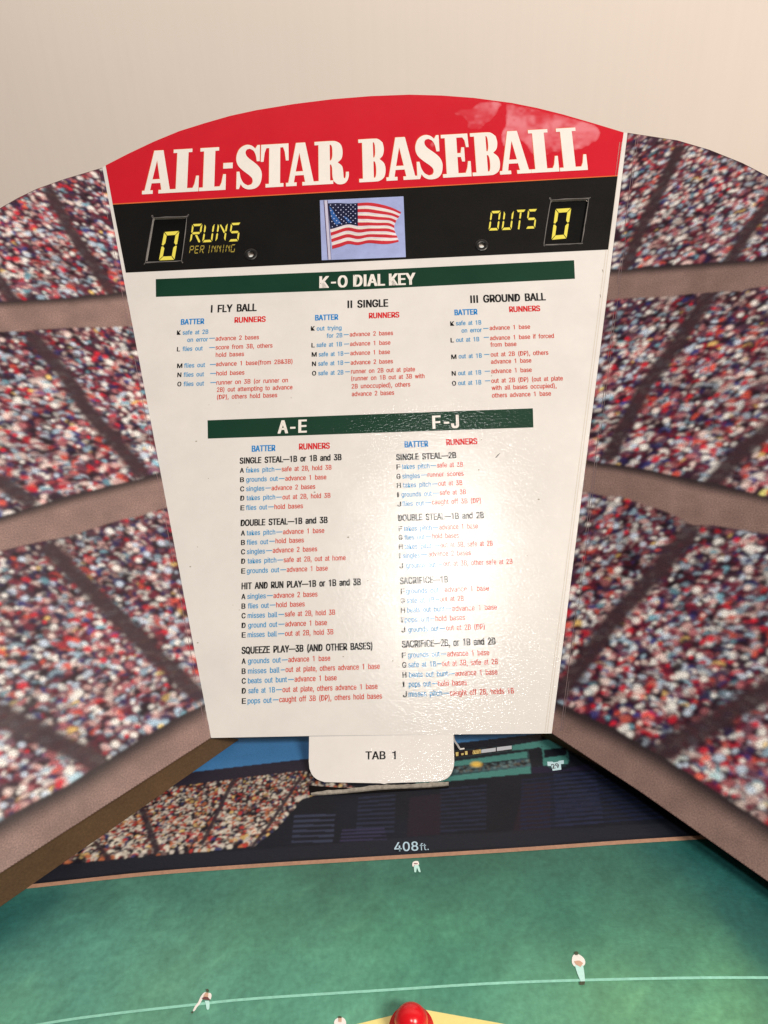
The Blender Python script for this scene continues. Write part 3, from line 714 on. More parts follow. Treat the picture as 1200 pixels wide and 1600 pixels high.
def make_wing(side, bottom_px, bottom_z, top, b1a, b1b, b2a, b2b, b3a, bottom, aisles):
    Pb, Pt = (P_BL, P_TL) if side < 0 else (P_BR, P_TR)
    Q = on_z(bottom_px[0], bottom_px[1], bottom_z)
    ET = nrm(Pt - Pb); e = Q - Pb; ES = nrm(e - (e @ ET)*ET)
    NW = np.cross(ES, ET)
    if side < 0: NW = -NW
    if NW @ (CAM - Pb) < 0: NW = -NW
    # right-handed local frame x=ES*sgn
    X_ = ES if np.dot(np.cross(ES, ET), NW) > 0 else -ES
    M = Matrix([[X_[i], ET[i], NW[i], Pb[i]] for i in range(3)] + [[0, 0, 0, 1]])
    sg = 1.0 if X_ is ES else -1.0
    def wl(px, py):
        d = ray(px, py); q = CAM + d*(((Pb-CAM) @ NW)/(d @ NW)) - Pb
        return np.array([q @ X_, q @ ET])
    def line(pts):
        L_ = sorted([tuple(wl(*p)) for p in pts]); a = np.array(L_)
        def f(x):
            y = np.interp(x, a[:, 0], a[:, 1])
            s0 = (a[1, 1]-a[0, 1])/(a[1, 0]-a[0, 0]); s1 = (a[-1, 1]-a[-2, 1])/(a[-1, 0]-a[-2, 0])
            y = np.where(x < a[0, 0], a[0, 1]+(x-a[0, 0])*s0, y)
            return np.where(x > a[-1, 0], a[-1, 1]+(x-a[-1, 0])*s1, y)
        return f
    fT, f1a, f1b, f2a, f2b, f3a, fB = (line(p) for p in (top, b1a, b1b, b2a, b2b, b3a, bottom))
    H = np.linalg.norm(Pt-Pb); step = 0.00046
    wmax = max(abs(wl(600+side*700, 700)[0]), abs(wl(600+side*700, 1300)[0]), abs(wl(600+side*700, 400)[0]))
    ns = int(wmax/step); lo = min(fB(sg*wmax), 0)-0.002; hi = max(H, fT(sg*wmax))+0.03
    xs = np.arange(ns)*step*sg
    if sg < 0: xs = xs[::-1]
    X, Y = np.meshgrid(xs, np.arange(lo, hi, step))
    cv = Canvas(X, Y, DARK)
    rng = np.random.default_rng(21)                         # both wings carry the same photograph, mirrored
    mot = smooth_noise(X.shape, 40, np.random.default_rng(4))[..., None]
    cv.C = cv.C*(0.75+0.6*mot)
    k = 0.39/1164
    tiers = [(fT, f1a, 0.92, 0), (f1b, f2a, 1.1, 1), (f2b, f3a, 1.12, 2)]
    for fu, fl, sz, ti in tiers:
        rg = np.random.default_rng(100)
        area = wmax*float(np.mean(np.abs(fu(xs)-fl(xs))))
        n = int(area/((4.0*k*sz)*(6.2*k*sz))*0.92)
        U_ = rg.random((n, 2)); order = np.argsort(-U_[:, 1])  # far rows first
        cc = rg.choice(len(PC), n, p=PW); gs = rg.random((n, 5)); mott = smooth_noise((60, 60), 7, np.random.default_rng(50+ti))
        for j in order:
            x = sg*U_[j, 0]*wmax; a, b = float(fu(x)), float(fl(x))
            y = b + (a-b)*U_[j, 1]
            r = (4.3+4.6*gs[j, 0]**2)*k*sz*(0.78+0.4*(1-U_[j, 1]))
            c = PC[cc[j]]*(0.75+0.5*gs[j, 1])
            mm = mott[min(int(U_[j, 1]*59), 59), min(int(U_[j, 0]*59), 59)]
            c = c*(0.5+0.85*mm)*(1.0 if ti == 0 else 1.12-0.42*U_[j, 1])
            ang = sg*(0.35+0.55*(gs[j, 2]-.5)*2)
            big = 1.0 if cc[j] not in (0, 1, 5, 10) else 0.9
            cv.blob(x, y, r*big*(0.95+0.55*gs[j, 3]), r*big*(0.66+.2*gs[j, 4]), ang, np.clip(c, 0, .9), a=0.95, soft=0.55)
        for _ in range(int(n*.10)):          # bright caps and shirts that stand out
            x = sg*rg.random()*wmax; a, b = float(fu(x)), float(fl(x)); y = b+(a-b)*rg.random()
            r = (2.6+3.4*rg.random()**2)*k*sz
            cv.blob(x, y, r*1.25, r, sg*.3, np.clip(PC[[0, 0, 1, 5, 12, 8, 7, 13, 7, 4][rg.integers(10)]]*1.1, 0, .9), a=.95, soft=.7)
        # darker clusters toward the back rows of each tier
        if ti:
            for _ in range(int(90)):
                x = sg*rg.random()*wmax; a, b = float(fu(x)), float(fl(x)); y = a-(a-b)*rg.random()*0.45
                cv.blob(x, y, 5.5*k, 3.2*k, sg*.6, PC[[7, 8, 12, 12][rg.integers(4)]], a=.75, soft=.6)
    # aisles
    for pts, wpx in aisles:
        kk = cv.stroke([wl(*p) for p in pts], wpx*k*1.1, base((58, 38, 42)), a=0.96, soft=0.4)
    # concrete rails and the dark gap above them
    cave = smooth_noise(X.shape, 22, np.random.default_rng(9)) - .5
    g = 0.22*cave + 0.16*(smooth_noise(X.shape, 9, np.random.default_rng(19))-.5)
    for fa, fb in ((f1a, f1b), (f2a, f2b), (f3a, None)):
        ya = fa(X); yb = fb(X) if fb is not None else fB(X)-0.01
        wob = (smooth_noise(X.shape, 26, np.random.default_rng(2))-.5)*5*k if fb is not None else 0
        hgt = ya-yb
        u = (ya-Y)/hgt
        inb = (Y < ya+2.5*k*(cave*2)) & (Y > yb+wob)
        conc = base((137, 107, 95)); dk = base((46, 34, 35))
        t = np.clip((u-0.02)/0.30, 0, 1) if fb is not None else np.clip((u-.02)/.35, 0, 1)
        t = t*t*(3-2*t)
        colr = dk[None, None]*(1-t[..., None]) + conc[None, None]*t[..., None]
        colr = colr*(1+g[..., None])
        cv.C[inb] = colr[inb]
    # soften as the enlarged press photograph is
    C = cv.C
    for _ in range(3):
        C = (C + np.roll(C, 1, 0) + np.roll(C, -1, 0) + np.roll(C, 1, 1) + np.roll(C, -1, 1))/5
    keep = (Y < fT(X)) & (Y > fB(X))
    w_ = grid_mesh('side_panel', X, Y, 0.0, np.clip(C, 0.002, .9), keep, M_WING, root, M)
    # board behind the print: solid with thickness
    xr = np.linspace(0, wmax-step, 60)*sg
    up = [(x, float(fT(x))) for x in xr]; dn = [(x, float(fB(x))) for x in xr[::-1]]
    slab('card_backing', up+dn, [], [mat_card('wing_board', (90, 62, 56), rough=.7), M_KRAFT, mat_card('dark_cut_edge', (58, 44, 40), rough=.8)], w_, M, z=-0.00008)
    return w_, M, wl, Q, fT, sg

lw, LM, lwl, LQ, _, _ = make_wing(-1, (0, 1365), 0.016,
    [(156,263),(136,269),(99,280),(57,295),(28,309),(0,325),(-60,360)], [(0,470),(113,464),(193,456)], [(0,519),(85,515),(204,509)],
    [(0,808),(70,785),(175,757),(248,740)], [(0,860),(87,843),(175,818),(259,794)], [(0,1282),(127,1214),(168,1186),(255,1134),(317,1098)],
    [(330,1153),(0,1365)],
    [([(78,300),(110,360),(140,405),(172,455)],23),([(54,530),(100,585),(136,640),(180,690),(220,738)],25),([(0,752),(45,783)],24),
     ([(80,860),(150,930),(206,986),(255,1035),(308,1085)],28),([(-30,1105),(60,1145),(150,1190)],30),([(-60,380),(0,440),(20,470)],22)])
lw['label'] = 'wing on the left, its lower edge raised over a brown flap'
rw, RM, rwl, RQ, _, _ = make_wing(1, (1200, 1377.5), 0.010,
    [(985,208),(1058,219),(1109,234),(1160,254.5),(1200,275),(1260,310)], [(958,421),(1058,414),(1200,404)], [(942,469),(1030,465),(1200,449)],
    [(918,720),(1021,736),(1200,774)], [(905,768),(960,775),(1021,792),(1076,816),(1200,836)], [(870,1097),(967,1143),(1033,1180),(1200,1287)],
    [(862,1146),(1000,1237),(1200,1377.5)],
    [([(1060,235),(1035,290),(1005,350),(979,414)],22),([(1215,300),(1170,360),(1140,408)],22),([(1112,455),(1070,520),(1010,600),(952,712)],25),([(1215,660),(1160,705),(1110,757)],25),
     ([(1078,830),(1030,890),(960,965),(915,1030),(876,1080)],28),([(1230,1060),(1130,1120),(1030,1178)],29)])
rw['label'] = 'wing on the right with a whitened crease beside the fold'
# crease scored into the right wing
ik = Ink()
for off, wd in ((13, .9), (16.5, .6)):
    ps = [(981+off - (i/24)*(118.5), 212+i/24*930) for i in range(25)]
    rg = random.Random(off)
    for (xa, ya), (xb, yb) in zip(ps[:-1], ps[1:]):
        if rg.random() < .22: continue
        ik.poly([[rwl(xa, ya), rwl(xb, yb), rwl(xb+wd, yb), rwl(xa+wd, ya)]], 0.0001)
ik.build('fold_crease', mat_card('whitened_crease', (128, 104, 100), rough=0.4), rw, RM)
ik = Ink(); 
for i in range(24):
    y0, y1 = 270+i*36, 270+(i+1)*36; f = lambda y: 330-(1153-y)*(170/891)
    if i % 5 == 2: continue
    ik.poly([[lwl(f(y0)-7, y0), lwl(f(y1)-7, y1), lwl(f(y1)-6.3, y1), lwl(f(y0)-6.3, y0)]], 0.0001)
ik.build('fold_crease', mat_card('dulled_crease', (128, 96, 96), rough=0.35), lw, LM)

# kraft support flaps folded under the wings
def flap(top_pts, bot_pts, mat):
    V = [tuple(p) for p in top_pts] + [tuple(p) for p in bot_pts]; n = len(top_pts)
    off = np.array([0, 0.0012, 0.0])
    V += [tuple(np.array(p)+off) for p in V[:]]
    Fc = []
    for i in range(n-1):
        Fc.append((i, n+i, n+i+1, i+1)); Fc.append((2*n+i, 2*n+i+1, 3*n+i+1, 3*n+i))
        Fc.append((i, i+1, 2*n+i+1, 2*n+i)); Fc.append((n+i, 3*n+i, 3*n+i+1, n+i+1))
    Fc += [(0, 2*n, 3*n, n), (n-1, 2*n-1, 4*n-1, 3*n-1)]
    inv = WORLD[root.name].inverted()
    return mesh_obj('support_flap', V, Fc, mat, root)
lt = [LM @ Vector((*lwl(x, y), -0.0022)) for x, y in ((334, 1151), (330, 1153), (165, 1259), (0, 1365), (-100, 1429))]
lb = [Vector(on_z(x, y, 0.0004)) for x, y in ((372, 1157), (367, 1160), (222, 1262), (0, 1417), (-85, 1478))]
flap(lt, lb, M_KRAFT)
rt = [RM @ Vector((*rwl(x, y), -0.0022)) for x, y in ((858, 1144), (866, 1148), (1000, 1237), (1200, 1377), (1290, 1440))]
rb = [Vector(on_z(x, y, 0.0004)) for x, y in ((846, 1150), (862, 1158), (985, 1222), (1200, 1362), (1290, 1425))]
flap(rt, rb, M_KRAFT)

# ------------------------------------------------------------------ the game board
bo = bpy.data.objects.new('game_board', None); bo.empty_display_size = 0.03
place(bo, None, Matrix.Identity(4))
tag(bo, 'flat game board printed with a green ball field and stadium stands under the scoreboard', 'game board')
def bp_(px, py): return on_z(px, py)[:2]
XA, XB, YA, YB = -0.30, 0.32, -0.02, 0.52
mesh_obj('board_base', [(XA,YA,-0.0001),(XB,YA,-0.0001),(XB,YB,-0.0001),(XA,YB,-0.0001),(XA,YA,-.0085),(XB,YA,-.0085),(XB,YB,-.0085),(XA,YB,-.0085)],
         [(0,1,2,3),(7,6,5,4),(0,4,5,1),(1,5,6,2),(2,6,7,3),(3,7,4,0)], M_KRAFT, bo)
TRK = [(-140,1405),(50,1385),(233,1365.5),(397,1353.3),(550,1343.8),(800,1328.5),(967,1316.8),(1100,1308.5),(1320,1296)]
trk = np.array([bp_(*p) for p in TRK])
def trk_y(x): return np.interp(x, trk[:, 0], trk[:, 1])
# grass print
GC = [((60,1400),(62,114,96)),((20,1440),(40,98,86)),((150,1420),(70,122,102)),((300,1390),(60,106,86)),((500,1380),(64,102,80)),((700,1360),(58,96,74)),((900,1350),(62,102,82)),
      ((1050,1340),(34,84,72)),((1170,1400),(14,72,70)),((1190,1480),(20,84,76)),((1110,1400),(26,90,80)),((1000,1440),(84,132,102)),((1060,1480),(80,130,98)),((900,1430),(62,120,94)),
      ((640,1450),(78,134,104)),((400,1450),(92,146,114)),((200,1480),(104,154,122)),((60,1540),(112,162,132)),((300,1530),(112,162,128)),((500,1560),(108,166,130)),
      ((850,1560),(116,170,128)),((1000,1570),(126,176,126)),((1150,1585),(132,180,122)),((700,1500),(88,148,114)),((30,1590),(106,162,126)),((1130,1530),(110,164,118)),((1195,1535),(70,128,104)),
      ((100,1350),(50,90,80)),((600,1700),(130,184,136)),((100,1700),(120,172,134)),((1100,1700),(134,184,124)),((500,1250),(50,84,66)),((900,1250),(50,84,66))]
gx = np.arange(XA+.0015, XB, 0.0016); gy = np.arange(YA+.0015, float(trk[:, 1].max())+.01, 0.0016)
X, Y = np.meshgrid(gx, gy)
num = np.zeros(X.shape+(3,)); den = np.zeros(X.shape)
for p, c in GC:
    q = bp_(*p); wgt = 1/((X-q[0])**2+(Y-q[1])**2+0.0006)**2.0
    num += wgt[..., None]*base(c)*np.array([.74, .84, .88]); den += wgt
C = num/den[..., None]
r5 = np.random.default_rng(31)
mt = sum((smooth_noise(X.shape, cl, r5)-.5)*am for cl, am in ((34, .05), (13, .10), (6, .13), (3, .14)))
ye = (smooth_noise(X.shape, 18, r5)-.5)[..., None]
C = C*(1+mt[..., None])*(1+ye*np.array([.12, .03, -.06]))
gc = Canvas(X, Y, (0., 0., 0.)); gc.C = C
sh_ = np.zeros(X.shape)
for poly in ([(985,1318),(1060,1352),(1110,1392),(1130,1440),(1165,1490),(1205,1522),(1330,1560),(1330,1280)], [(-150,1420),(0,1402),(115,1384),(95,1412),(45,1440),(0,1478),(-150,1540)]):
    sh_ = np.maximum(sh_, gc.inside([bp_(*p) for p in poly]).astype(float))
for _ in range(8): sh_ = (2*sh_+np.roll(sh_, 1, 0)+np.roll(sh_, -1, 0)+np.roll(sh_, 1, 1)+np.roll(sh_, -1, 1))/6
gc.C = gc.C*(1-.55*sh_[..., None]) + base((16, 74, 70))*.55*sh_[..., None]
for _ in range(2600):                       # the painter's grass strokes
    x, y = r5.uniform(XA, XB), r5.uniform(YA, .36); ii = min(max(int((y-gc.y0)/gc.dy), 0), X.shape[0]-1); jj = min(max(int((x-gc.x0)/gc.dx), 0), X.shape[1]-1)
    c = gc.C[ii, jj]*(1.45 if r5.random() < .62 else .72)*np.array([1.05, 1.0, .95])
    gc.blob(x, y, r5.uniform(.003, .008), r5.uniform(.0012, .0024), r5.normal(.6, .35), c, .26, 1.0)
C = gc.C
keep = Y < trk_y(X)+.003
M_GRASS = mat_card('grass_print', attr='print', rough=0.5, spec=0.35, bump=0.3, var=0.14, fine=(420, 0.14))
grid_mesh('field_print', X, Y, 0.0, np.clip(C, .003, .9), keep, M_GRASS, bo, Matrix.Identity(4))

# stadium picture
gx = np.arange(-.25, .27, 0.00042); ymax = float(max(bp_(390,1128)[1], bp_(860,1128)[1]))
gy = np.arange(float(trk[:, 1].min())-.004, ymax, 0.00046)
X, Y = np.meshgrid(gx, gy)
NAVY = base((15, 18, 27))
cv = Canvas(X, Y, NAVY)
def pb(pts): return [bp_(*p) for p in pts]
def cp(pts): return [bp_(700+x/6, 1140+y/6) for x, y in pts]
mo = smooth_noise(X.shape, 30, np.random.default_rng(1))[..., None]
cv.C *= .75+.5*mo
# empty seat blocks, right of the crowd: faint rows
rg = np.random.default_rng(8)
def rows(quad, n, c, a):
    q = [np.array(p) for p in pb(quad)]
    for i in range(n):
        f0, f1 = i/n, (i+.45)/n
        A, B = q[0]*(1-f0)+q[3]*f0, q[1]*(1-f0)+q[2]*f0
        D, E_ = q[0]*(1-f1)+q[3]*f1, q[1]*(1-f1)+q[2]*f1
        cv.fill([A, B, E_, D], base(c), a)
cv.fill(pb([(640,1246),(690,1240),(688,1304),(636,1308)]), base((34, 22, 32)), .7); cv.fill(pb([(820,1225),(860,1222),(860,1300),(800,1304)]), base((34, 22, 30)), .7)
rows([(560,1246),(618,1241),(616,1305),(556,1306)], 9, (36, 40, 58), .8)
rows([(688,1232),(760,1226),(760,1300),(688,1304)], 11, (32, 36, 54), .8)
rows([(815,1218),(990,1200),(1040,1282),(812,1300)], 13, (22, 28, 50), .85)
rows([(865,1210),(930,1205),(945,1290),(868,1296)], 12, (38, 42, 66), .5)
rows([(460,1274),(524,1272),(520,1320),(455,1322)], 6, (54, 58, 76), .8)
rows([(535,1296),(600,1294),(606,1316),(530,1318)], 4, (52, 46, 72), .8)
# wall above the warning track
cv.fill(pb([(-140,1395)]+[(x, y-7) for x, y in TRK]+[(1320,1272),(1100,1283),(900,1294),(700,1304),(550,1316),(400,1328),(233,1338),(90,1352)]), base((26, 28, 36)), .85)
# crowd of the sunlit stand on the left
crowd_poly = pb([(60,1352),(100,1350),(233,1338),(320,1331),(398,1322),(432,1296),(462,1262),(470,1250),(500,1240),(560,1232),(480,1202),(300,1224),(200,1236),(60,1250)])
msk = cv.inside(crowd_poly).astype(float)
cv.C = cv.C*(1-msk[..., None]) + msk[..., None]*base((46, 32, 34))
P2 = [((232, 216, 190), 26), ((206, 190, 172), 15), ((200, 112, 70), 13), ((186, 54, 46), 15), ((28, 24, 34), 40), ((120, 90, 84), 10), ((54, 58, 96), 8), ((226, 184, 110), 5), ((110, 60, 56), 8)]
c2 = [base(c) for c, _ in P2]; w2 = np.array([k for _, k in P2], float); w2 /= w2.sum()
ys, xs_ = np.nonzero(msk > .5); n = 5200; pick = rg.integers(0, len(ys), n)
for j in np.argsort(-Y[ys[pick], xs_[pick]]):
    i_ = pick[j]; x, y = X[ys[i_], xs_[i_]], Y[ys[i_], xs_[i_]]
    near = 1-(y-float(Y[ys, xs_].min()))/(float(np.ptp(Y[ys, xs_]))+1e-9)
    r = (0.00055+0.0006*near)*(.75+.5*rg.random()); c = c2[rg.choice(len(c2), p=w2)]*(.34+.26*near+.36*rg.random())
    cv.blob(x, y, r*1.25, r*1.3, rg.random()*.6-.3, c, .95, .45, msk)
AIS = base((46, 34, 40))
for pts, wpx in (([(219,1258),(232,1290),(245,1330)], 9), ([(371,1207),(352,1245),(330,1290),(316,1318)], 6), ([(470,1215),(420,1290),(395,1322)], 5), ([(150,1318),(170,1342)], 7)):
    cv.stroke(pb(pts), wpx*.00036, AIS, .95, .4)
cv.fill(pb([(268,1331),(350,1300),(402,1292),(398,1324)]), base((30, 24, 36)), 0.0)
# roof of the left stand, sky
cv.fill(pb([(240,1232),(300,1226),(398,1213),(486,1203),(560,1196),(560,1176),(486,1185),(305,1206),(225,1216)]), base((34, 28, 40)), 1)
SKY = base((56, 106, 146))
cv.fill(pb([(225,1216),(305,1206),(486,1185),(600,1174),(900,1140),(1000,1100),(200,1100)]), SKY, 1)
sk = (Y > 0)
# right-hand stand: green steelwork, scoreboard and boxes
GR = base((66, 118, 106)); DKG = base((20, 22, 28))
cv.fill(cp([(-400,240),(60,200),(600,150),(945,92),(1400,40),(1900,120),(1900,330),(1200,320),(780,410),(0,486),(-300,520)]), base((40, 62, 62)), 1)
cv.fill(cp([(600,150),(945,94),(1300,40),(1300,120),(1060,152),(940,166),(600,196)]), GR, 1)
cv.fill(cp([(-300,250),(60,206),(600,152),(600,192),(60,262),(-300,310)]), base((38, 18, 18)), 1)
cv.fill(cp([(-300,320),(60,268),(750,182),(745,206),(60,302),(-300,350)]), DKG, .9)
cv.fill(cp([(-300,355),(60,300),(740,206),(745,264),(60,345),(-300,400)]), GR, 1)
cv.fill(cp([(-300,405),(60,350),(625,282),(620,342),(60,392),(-300,440)]), DKG, 1)
cv.fill(cp([(60,392),(620,340),(800,310),(770,350),(60,412)]), base((62, 84, 86)), 1)
cv.fill(cp([(-300,490),(0,440),(770,345),(778,410),(0,486),(-300,524)]), GR, 1)
cv.fill(cp([(748,190),(880,158),(1110,150),(1400,110),(1400,330),(900,340),(782,352)]), DKG, 1)
cv.fill(cp([(630,290),(700,280),(705,325),(635,335)]), base((52, 70, 82)), 1)
cv.fill(cp([(858,165),(940,150),(1060,150),(1120,165),(890,190)]), GR, .9)
cv.fill(cp([(880,190),(898,188),(905,262),(890,265)]), GR, .8)
cv.fill(cp([(890,268),(1110,240),(1125,320),(890,350)]), GR, 1); cv.fill(cp([(1108,165),(1122,165),(1135,300),(1120,310)]), GR, .7)
cv.fill(cp([(780,352),(930,338),(985,388),(1058,380),(1400,300),(1400,380),(780,412)]), base((28, 24, 42)), 1)
for _ in range(150):
    x = rg.uniform(60, 760); y = 390-(x-60)*.105+rg.uniform(-32, 14); q = bp_(700+x/6, 1140+y/6)
    cv.blob(q[0], q[1], .0009, .0008, 0, base([(96, 116, 112), (24, 26, 30), (60, 80, 80), (84, 76, 66)][rg.integers(4)]), .8)
q = bp_(700+265/6, 1140+326/6); cv.blob(q[0], q[1], .0034, .0022, 0, base((214, 170, 72)), 1, .7)
C = (cv.C*2 + np.roll(cv.C, 1, 0) + np.roll(cv.C, -1, 0) + np.roll(cv.C, 1, 1) + np.roll(cv.C, -1, 1))/6
keep = Y > trk_y(X) - .0006
grid_mesh('stadium_picture', X, Y, 0.0001, np.clip(C, .002, .9), keep, M_PICT, bo, Matrix.Identity(4))

BZ = Matrix.Identity(4)
def bsub(ink, name, mat, label=None):
    o = ink.build(name, mat, bo, BZ)
    if label: o['label'] = label
    return o
def ribbon(ink, pts, wpx, z):
    P = cr(pts, 6, closed=False, sharp=180)
    up = [bp_(p[0], p[1]-wpx/2) for p in P]; dn = [bp_(p[0], p[1]+wpx/2) for p in P]
    b0 = len(ink.v); n = len(P)
    ink.v += [(q[0], q[1], z) for q in up+dn]
    ink.f += [(b0+n+i, b0+n+i+1, b0+i+1, b0+i) for i in range(n-1)]
ik = Ink(); ribbon(ik, TRK, 6.0, .0002); bsub(ik, 'warning_track', mat_card('tan_print', (168, 124, 96), rough=.5, var=.12, fine=(500, .12)))
ik = Ink(); ribbon(ik, [(-60,1626),(77,1598.5),(180,1584),(300,1570.5),(400,1560.5),(600,1547.5),(800,1535.5),(1033,1529),(1200,1528),(1320,1531)], 4.2, .0002)
bsub(ik, 'foul_line', mat_card('pale_line_print', (146, 202, 172), rough=.5, var=.1, fine=(500, .12)))
ik = Ink(); ik.poly([pb([(655,1576.5),(775,1598),(900,1622),(860,1720),(640,1760),(420,1720),(440,1630),(560,1600)])], .0002); bsub(ik, 'yellow_base', mat_card('yellow_print', (242, 216, 130), rough=.45, var=.06))
def btext(s, x0, y0, x1, y1, cap_px, mat, bold, name, z=.0003):
    ik = Ink(); p0, p1 = bp_(x0, y0), bp_(x1, y1)
    e = p1-p0; write(ik, s, p0, np.linalg.norm(e), np.linalg.norm(bp_(x0, y0-cap_px)-p0)*.97, bold, z, nrm(e)); return bsub(ik, name, mat)
M_DIST = mat_card('pale_blue_lettering', (176, 196, 200), rough=.5)
btext('408', 616.5, 1331, 653.5, 1329.6, 14.5, M_DIST, .04, 'distance_number')
btext('ft.', 656.5, 1329.4, 670, 1328.6, 11, M_DIST, .0, 'distance_number')
# numbers and boxes of the printed stadium scoreboard
ik = Ink()
for p in ([(312,190),(448,172),(448,206),(312,223)], [(458,168),(597,152),(597,185),(458,204)]): ik.poly([cp(p)], .0002)
bsub(ik, 'white_board_panel', mat_card('grey_white_print', (186, 184, 182), rough=.5))
ik = Ink(); 
for p in ([(72,216),(98,212),(98,248),(76,252)], [(122,226),(146,222),(148,240),(126,244)], [(158,206),(182,203),(184,236),(162,240)], [(230,198),(306,188),(308,224),(232,234)]): ik.poly([cp(p)], .0002)
bsub(ik, 'lit_board_figures', mat_card('lamp_yellow_print', (218, 190, 112), rough=.5, var=.25, fine=(700, .3)))
btext('105', 738.8, 1178.4, 750.8, 1176.6, 5.5, mat_card('brown_print', (120, 70, 30)), .01, 'board_figure')
ik = Ink(); ik.poly([cp([(930,303),(978,303),(990,310),(1030,304),(1040,295),(1085,288),(1086,322),(1058,326),(1062,378),(982,388),(968,344),(934,342)])], .0002)
bsub(ik, 'jersey_sign', mat_card('jersey_print', (190, 212, 214), rough=.5))
btext('29', 863.6, 1201.6, 874.6, 1199.8, 6.8, mat_card('dark_red_print', (58, 24, 30)), .05, 'jersey_number')

# printed ballplayers
def player(parts, name='printed_player'):
    groups = {}
    for pts, c in parts: groups.setdefault(c, []).append(pts)
    e = None
    for i, (c, ps) in enumerate(groups.items()):
        ik = Ink()
        for pts in ps: ik.poly([[bp_(*p) for p in cr(pts, 3, sharp=70)]], .0003+i*.0001)
        yield c, ik
CW, CWB, CG, CD = (240, 236, 214), (190, 226, 206), (110, 64, 60), (70, 74, 52)
pm = {CW: mat_card('player_white', CW, rough=.5, var=.1), CWB: mat_card('player_shade_white', CWB, rough=.5, var=.1), CG: mat_card('player_glove', CG, rough=.5), CD: mat_card('player_dark', CD, rough=.5),
      (206, 160, 130): mat_card('player_skin', (206, 160, 130), rough=.5)}
SKN = (206, 160, 130)
def z20(p, ox, oy, s): return [(ox+x/s, oy+y/s) for x, y in p]
players = [
 # infielder crouching, hands on knees
 [(z20([(590,225),(640,215),(660,260),(640,330),(560,400),(510,480),(440,600),(360,690),(290,800),(235,815),(240,770),(300,650),(390,540),(450,400),(520,290)],290,1540,20), CW),
  (z20([(720,235),(790,250),(815,330),(790,440),(735,440),(700,330)],290,1540,20), CW),
  (z20([(600,490),(740,490),(755,600),(740,740),(700,775),(660,740),(640,620)],290,1540,20), CWB),
  (z20([(640,240),(720,250),(710,380),(560,400),(570,340)],290,1540,20), SKN),
  (z20([(520,420),(600,375),(690,385),(760,450),(770,500),(720,475),(560,460)],290,1540,20), CG),
  (z20([(640,150),(690,130),(740,170),(720,235),(670,240)],290,1540,20), CD),
  (z20([(190,850),(240,830),(250,890),(190,900)],290,1540,20), CD)],
 # infielder standing, hands together
 [([(895,1494),(901,1491),(908,1494),(913.5,1500),(914,1507),(908,1512),(898,1511),(893.5,1504)], CW),
  ([(898,1509),(911,1509),(913,1522),(914,1534),(908,1536),(902,1522)], CWB),
  ([(897,1503),(905,1502),(911,1506),(907,1512),(900,1508)], SKN),
  ([(897.5,1489),(901,1487.6),(903.5,1490),(902.5,1493.5),(898.5,1493.5)], CD),
  ([(905,1535),(914,1534.5),(913,1540),(906,1540.5)], CD)],
 # outfielder by the track
 [([(645,1348),(649,1346),(653.5,1346.5),(655,1351),(652,1353),(647,1352.5),(646,1355.5),(644.2,1353)], CW),
  ([(647.5,1353),(654,1352.5),(656,1358),(657.3,1363.5),(654.5,1363),(651.5,1356.5),(650,1364),(647.5,1363.5),(646.8,1357)], CWB),
  ([(647,1349.6),(653,1350),(652,1351.2),(647,1351)], CG)],
 # player cut by the frame near the yellow base
 [([(522,1598),(526,1592),(532,1590),(538,1592),(541,1599),(540,1612),(524,1612)], CW), ([(524,1606),(540,1606),(541,1634),(524,1634)], CWB),
  ([(528,1590),(530,1588.5),(534,1589.5),(534,1593),(529,1593)], CD), ([(529,1592),(534,1592),(534,1598),(529,1598)], SKN)],
]
for pp in players:
    first = None
    for c, ik in player(pp):
        if first is None: first = ik.build('printed_player', pm[c], bo, BZ)
        else: ik.build({CWB: 'trousers', CG: 'glove', CD: 'cap_and_shoes', SKN: 'face_and_arms', CW: 'shirt'}[c], pm[c], first, BZ)

# slot for the tab, with its torn lip
ik = Ink(); ik.poly([pb([(483,1228),(560,1233),(640,1229),(701,1221),(701,1232),(640,1236),(560,1241),(484,1243)])], .0003); bsub(ik, 'tab_slot', mat_card('slot_dark', (18, 15, 14), rough=.9, spec=.1))
V, Fc = [], []; rg2 = random.Random(2); n = 40
for i in range(n+1):
    t = i/n; x = 486+t*215; yb = 1243.5 - t*15.5 + 0.8*math.sin(t*9); th = (4.6+.7*math.sin(t*17)+rg2.uniform(-.5, .5))*(.35+.65*min(1, t*6))*(1.0)
    a, b = bp_(x, yb), bp_(x, yb-th)
    V += [(a[0], a[1], .0002), (a[0], a[1], .0011+rg2.uniform(-.00015, .00015)), (b[0], b[1], .0015+rg2.uniform(-.0002, .0002)), (b[0], b[1], .0002)]
for i in range(n):
    for j in range(3): Fc.append((i*4+j, i*4+j+1, i*4+j+5, i*4+j+4))
Fc += [(0, 3, 2, 1), (n*4, n*4+1, n*4+2, n*4+3)]
mesh_obj('torn_lip', V, Fc, mat_card('torn_grey_board', (150, 138, 122), rough=.9, spec=.1, bump=.8, var=.3, fine=(600, .25)), bo)
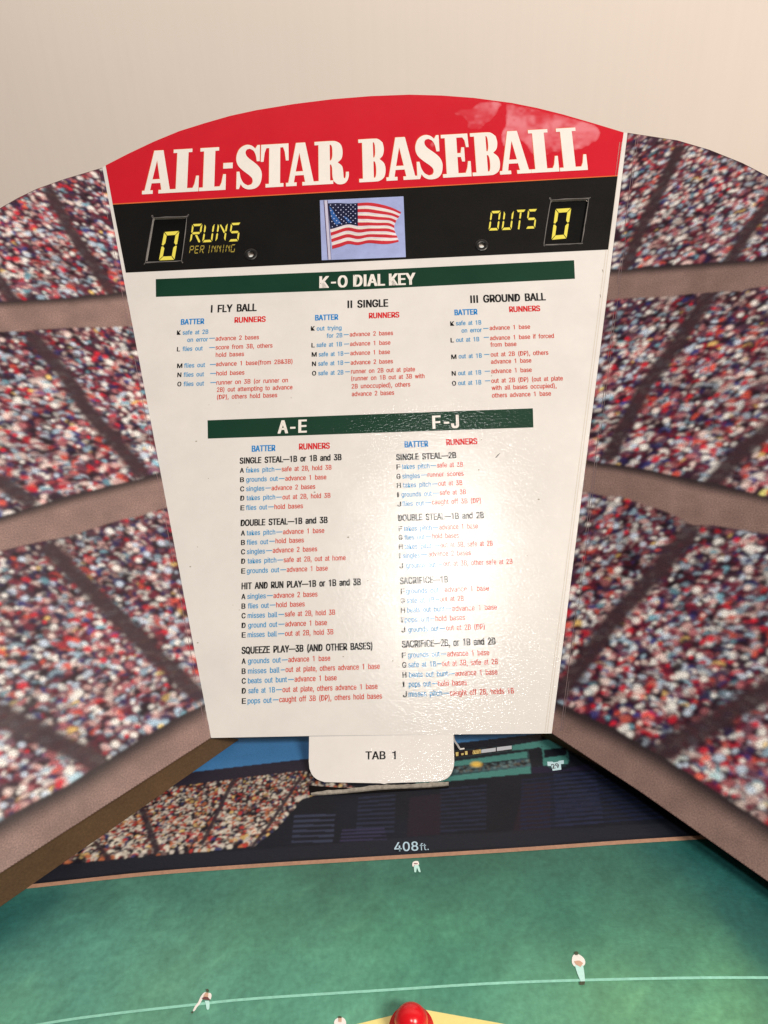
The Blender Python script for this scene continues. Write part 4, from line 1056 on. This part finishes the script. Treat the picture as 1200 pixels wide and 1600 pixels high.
# thin white torn sliver at the tab's right side
ik = Ink(); ribbon_pts = [(708,1146),(709.5,1156),(714.5,1163.5),(718.5,1170.5)]
V, Fc = [], []
pts = [np.array(on_z(x, y, .002)) for x, y in cr(ribbon_pts, 5, closed=False, sharp=180)] + [np.array(on_z(725.5, 1169.5, .002))]
for i, p in enumerate(pts):
    t = nrm(pts[min(i+1, len(pts)-1)]-pts[max(i-1, 0)]); s_ = nrm(np.cross(t, (0, 0, 1))); u_ = np.array([0, 0, 1.0]); r = .0005
    V += [tuple(p+s_*r), tuple(p+u_*r), tuple(p-s_*r), tuple(p-u_*r)]
for i in range(len(pts)-1):
    for j in range(4): Fc.append((i*4+j, i*4+(j+1) % 4, (i+1)*4+(j+1) % 4, (i+1)*4+j))
mesh_obj('torn_sliver', V, Fc, M_WHITE, bo)

# ------------------------------------------------------------------ red peg on the yellow base
c0 = on_z(643, 1640, 0.0); dist = np.linalg.norm(c0-CAM); rad = 23.3/F_PX*dist*0.93
prof = [(rad*1.35, 0.0002), (rad*1.35, .0014), (rad*1.0, .0022), (rad*.99, .0062)]
Hh = 0.0062
for i in range(1, 13):
    a = i/12*math.pi/2; prof.append((rad*.99*math.cos(a), Hh+rad*1.05*math.sin(a)))
V, Fc = [], []; n = 48
for r, z in prof[:-1]:
    for i in range(n): V.append((r*math.cos(2*math.pi*i/n), r*math.sin(2*math.pi*i/n), z))
V.append((0, 0, prof[-1][1])); m = len(prof)-1
for j in range(m-1):
    for i in range(n): Fc.append((j*n+i, j*n+(i+1) % n, (j+1)*n+(i+1) % n, (j+1)*n+i))
for i in range(n): Fc.append(((m-1)*n+i, (m-1)*n+(i+1) % n, m*n))
Fc.append(tuple(range(n-1, -1, -1)))
peg_top = CAM[None][0]
def solve_peg():
    # stand the peg where its domed top is seen
    best = None
    for py in np.arange(1580, 1720, 2.0):
        c = on_z(643, py, 0.0); top = c + np.array([0, 0, Hh+rad*1.0]) + np.array([0, rad*.35, 0])
        d = top-CAM; v = 800 - (d @ CU)/(d @ CF)*F_PX
        e = abs(v-1571.5)
        if best is None or e < best[0]: best = (e, c)
    return best[1]
pc = solve_peg()
peg = mesh_obj('red_peg', V, Fc, mat_card('glossy_red_plastic', (222, 22, 30), rough=.22, spec=.5, bump=.05, var=.02), None, Matrix.Translation((float(pc[0]), float(pc[1]), 0.0)), smooth=True)
tag(peg, 'glossy red domed plastic peg standing on the yellow base of the field', 'peg')
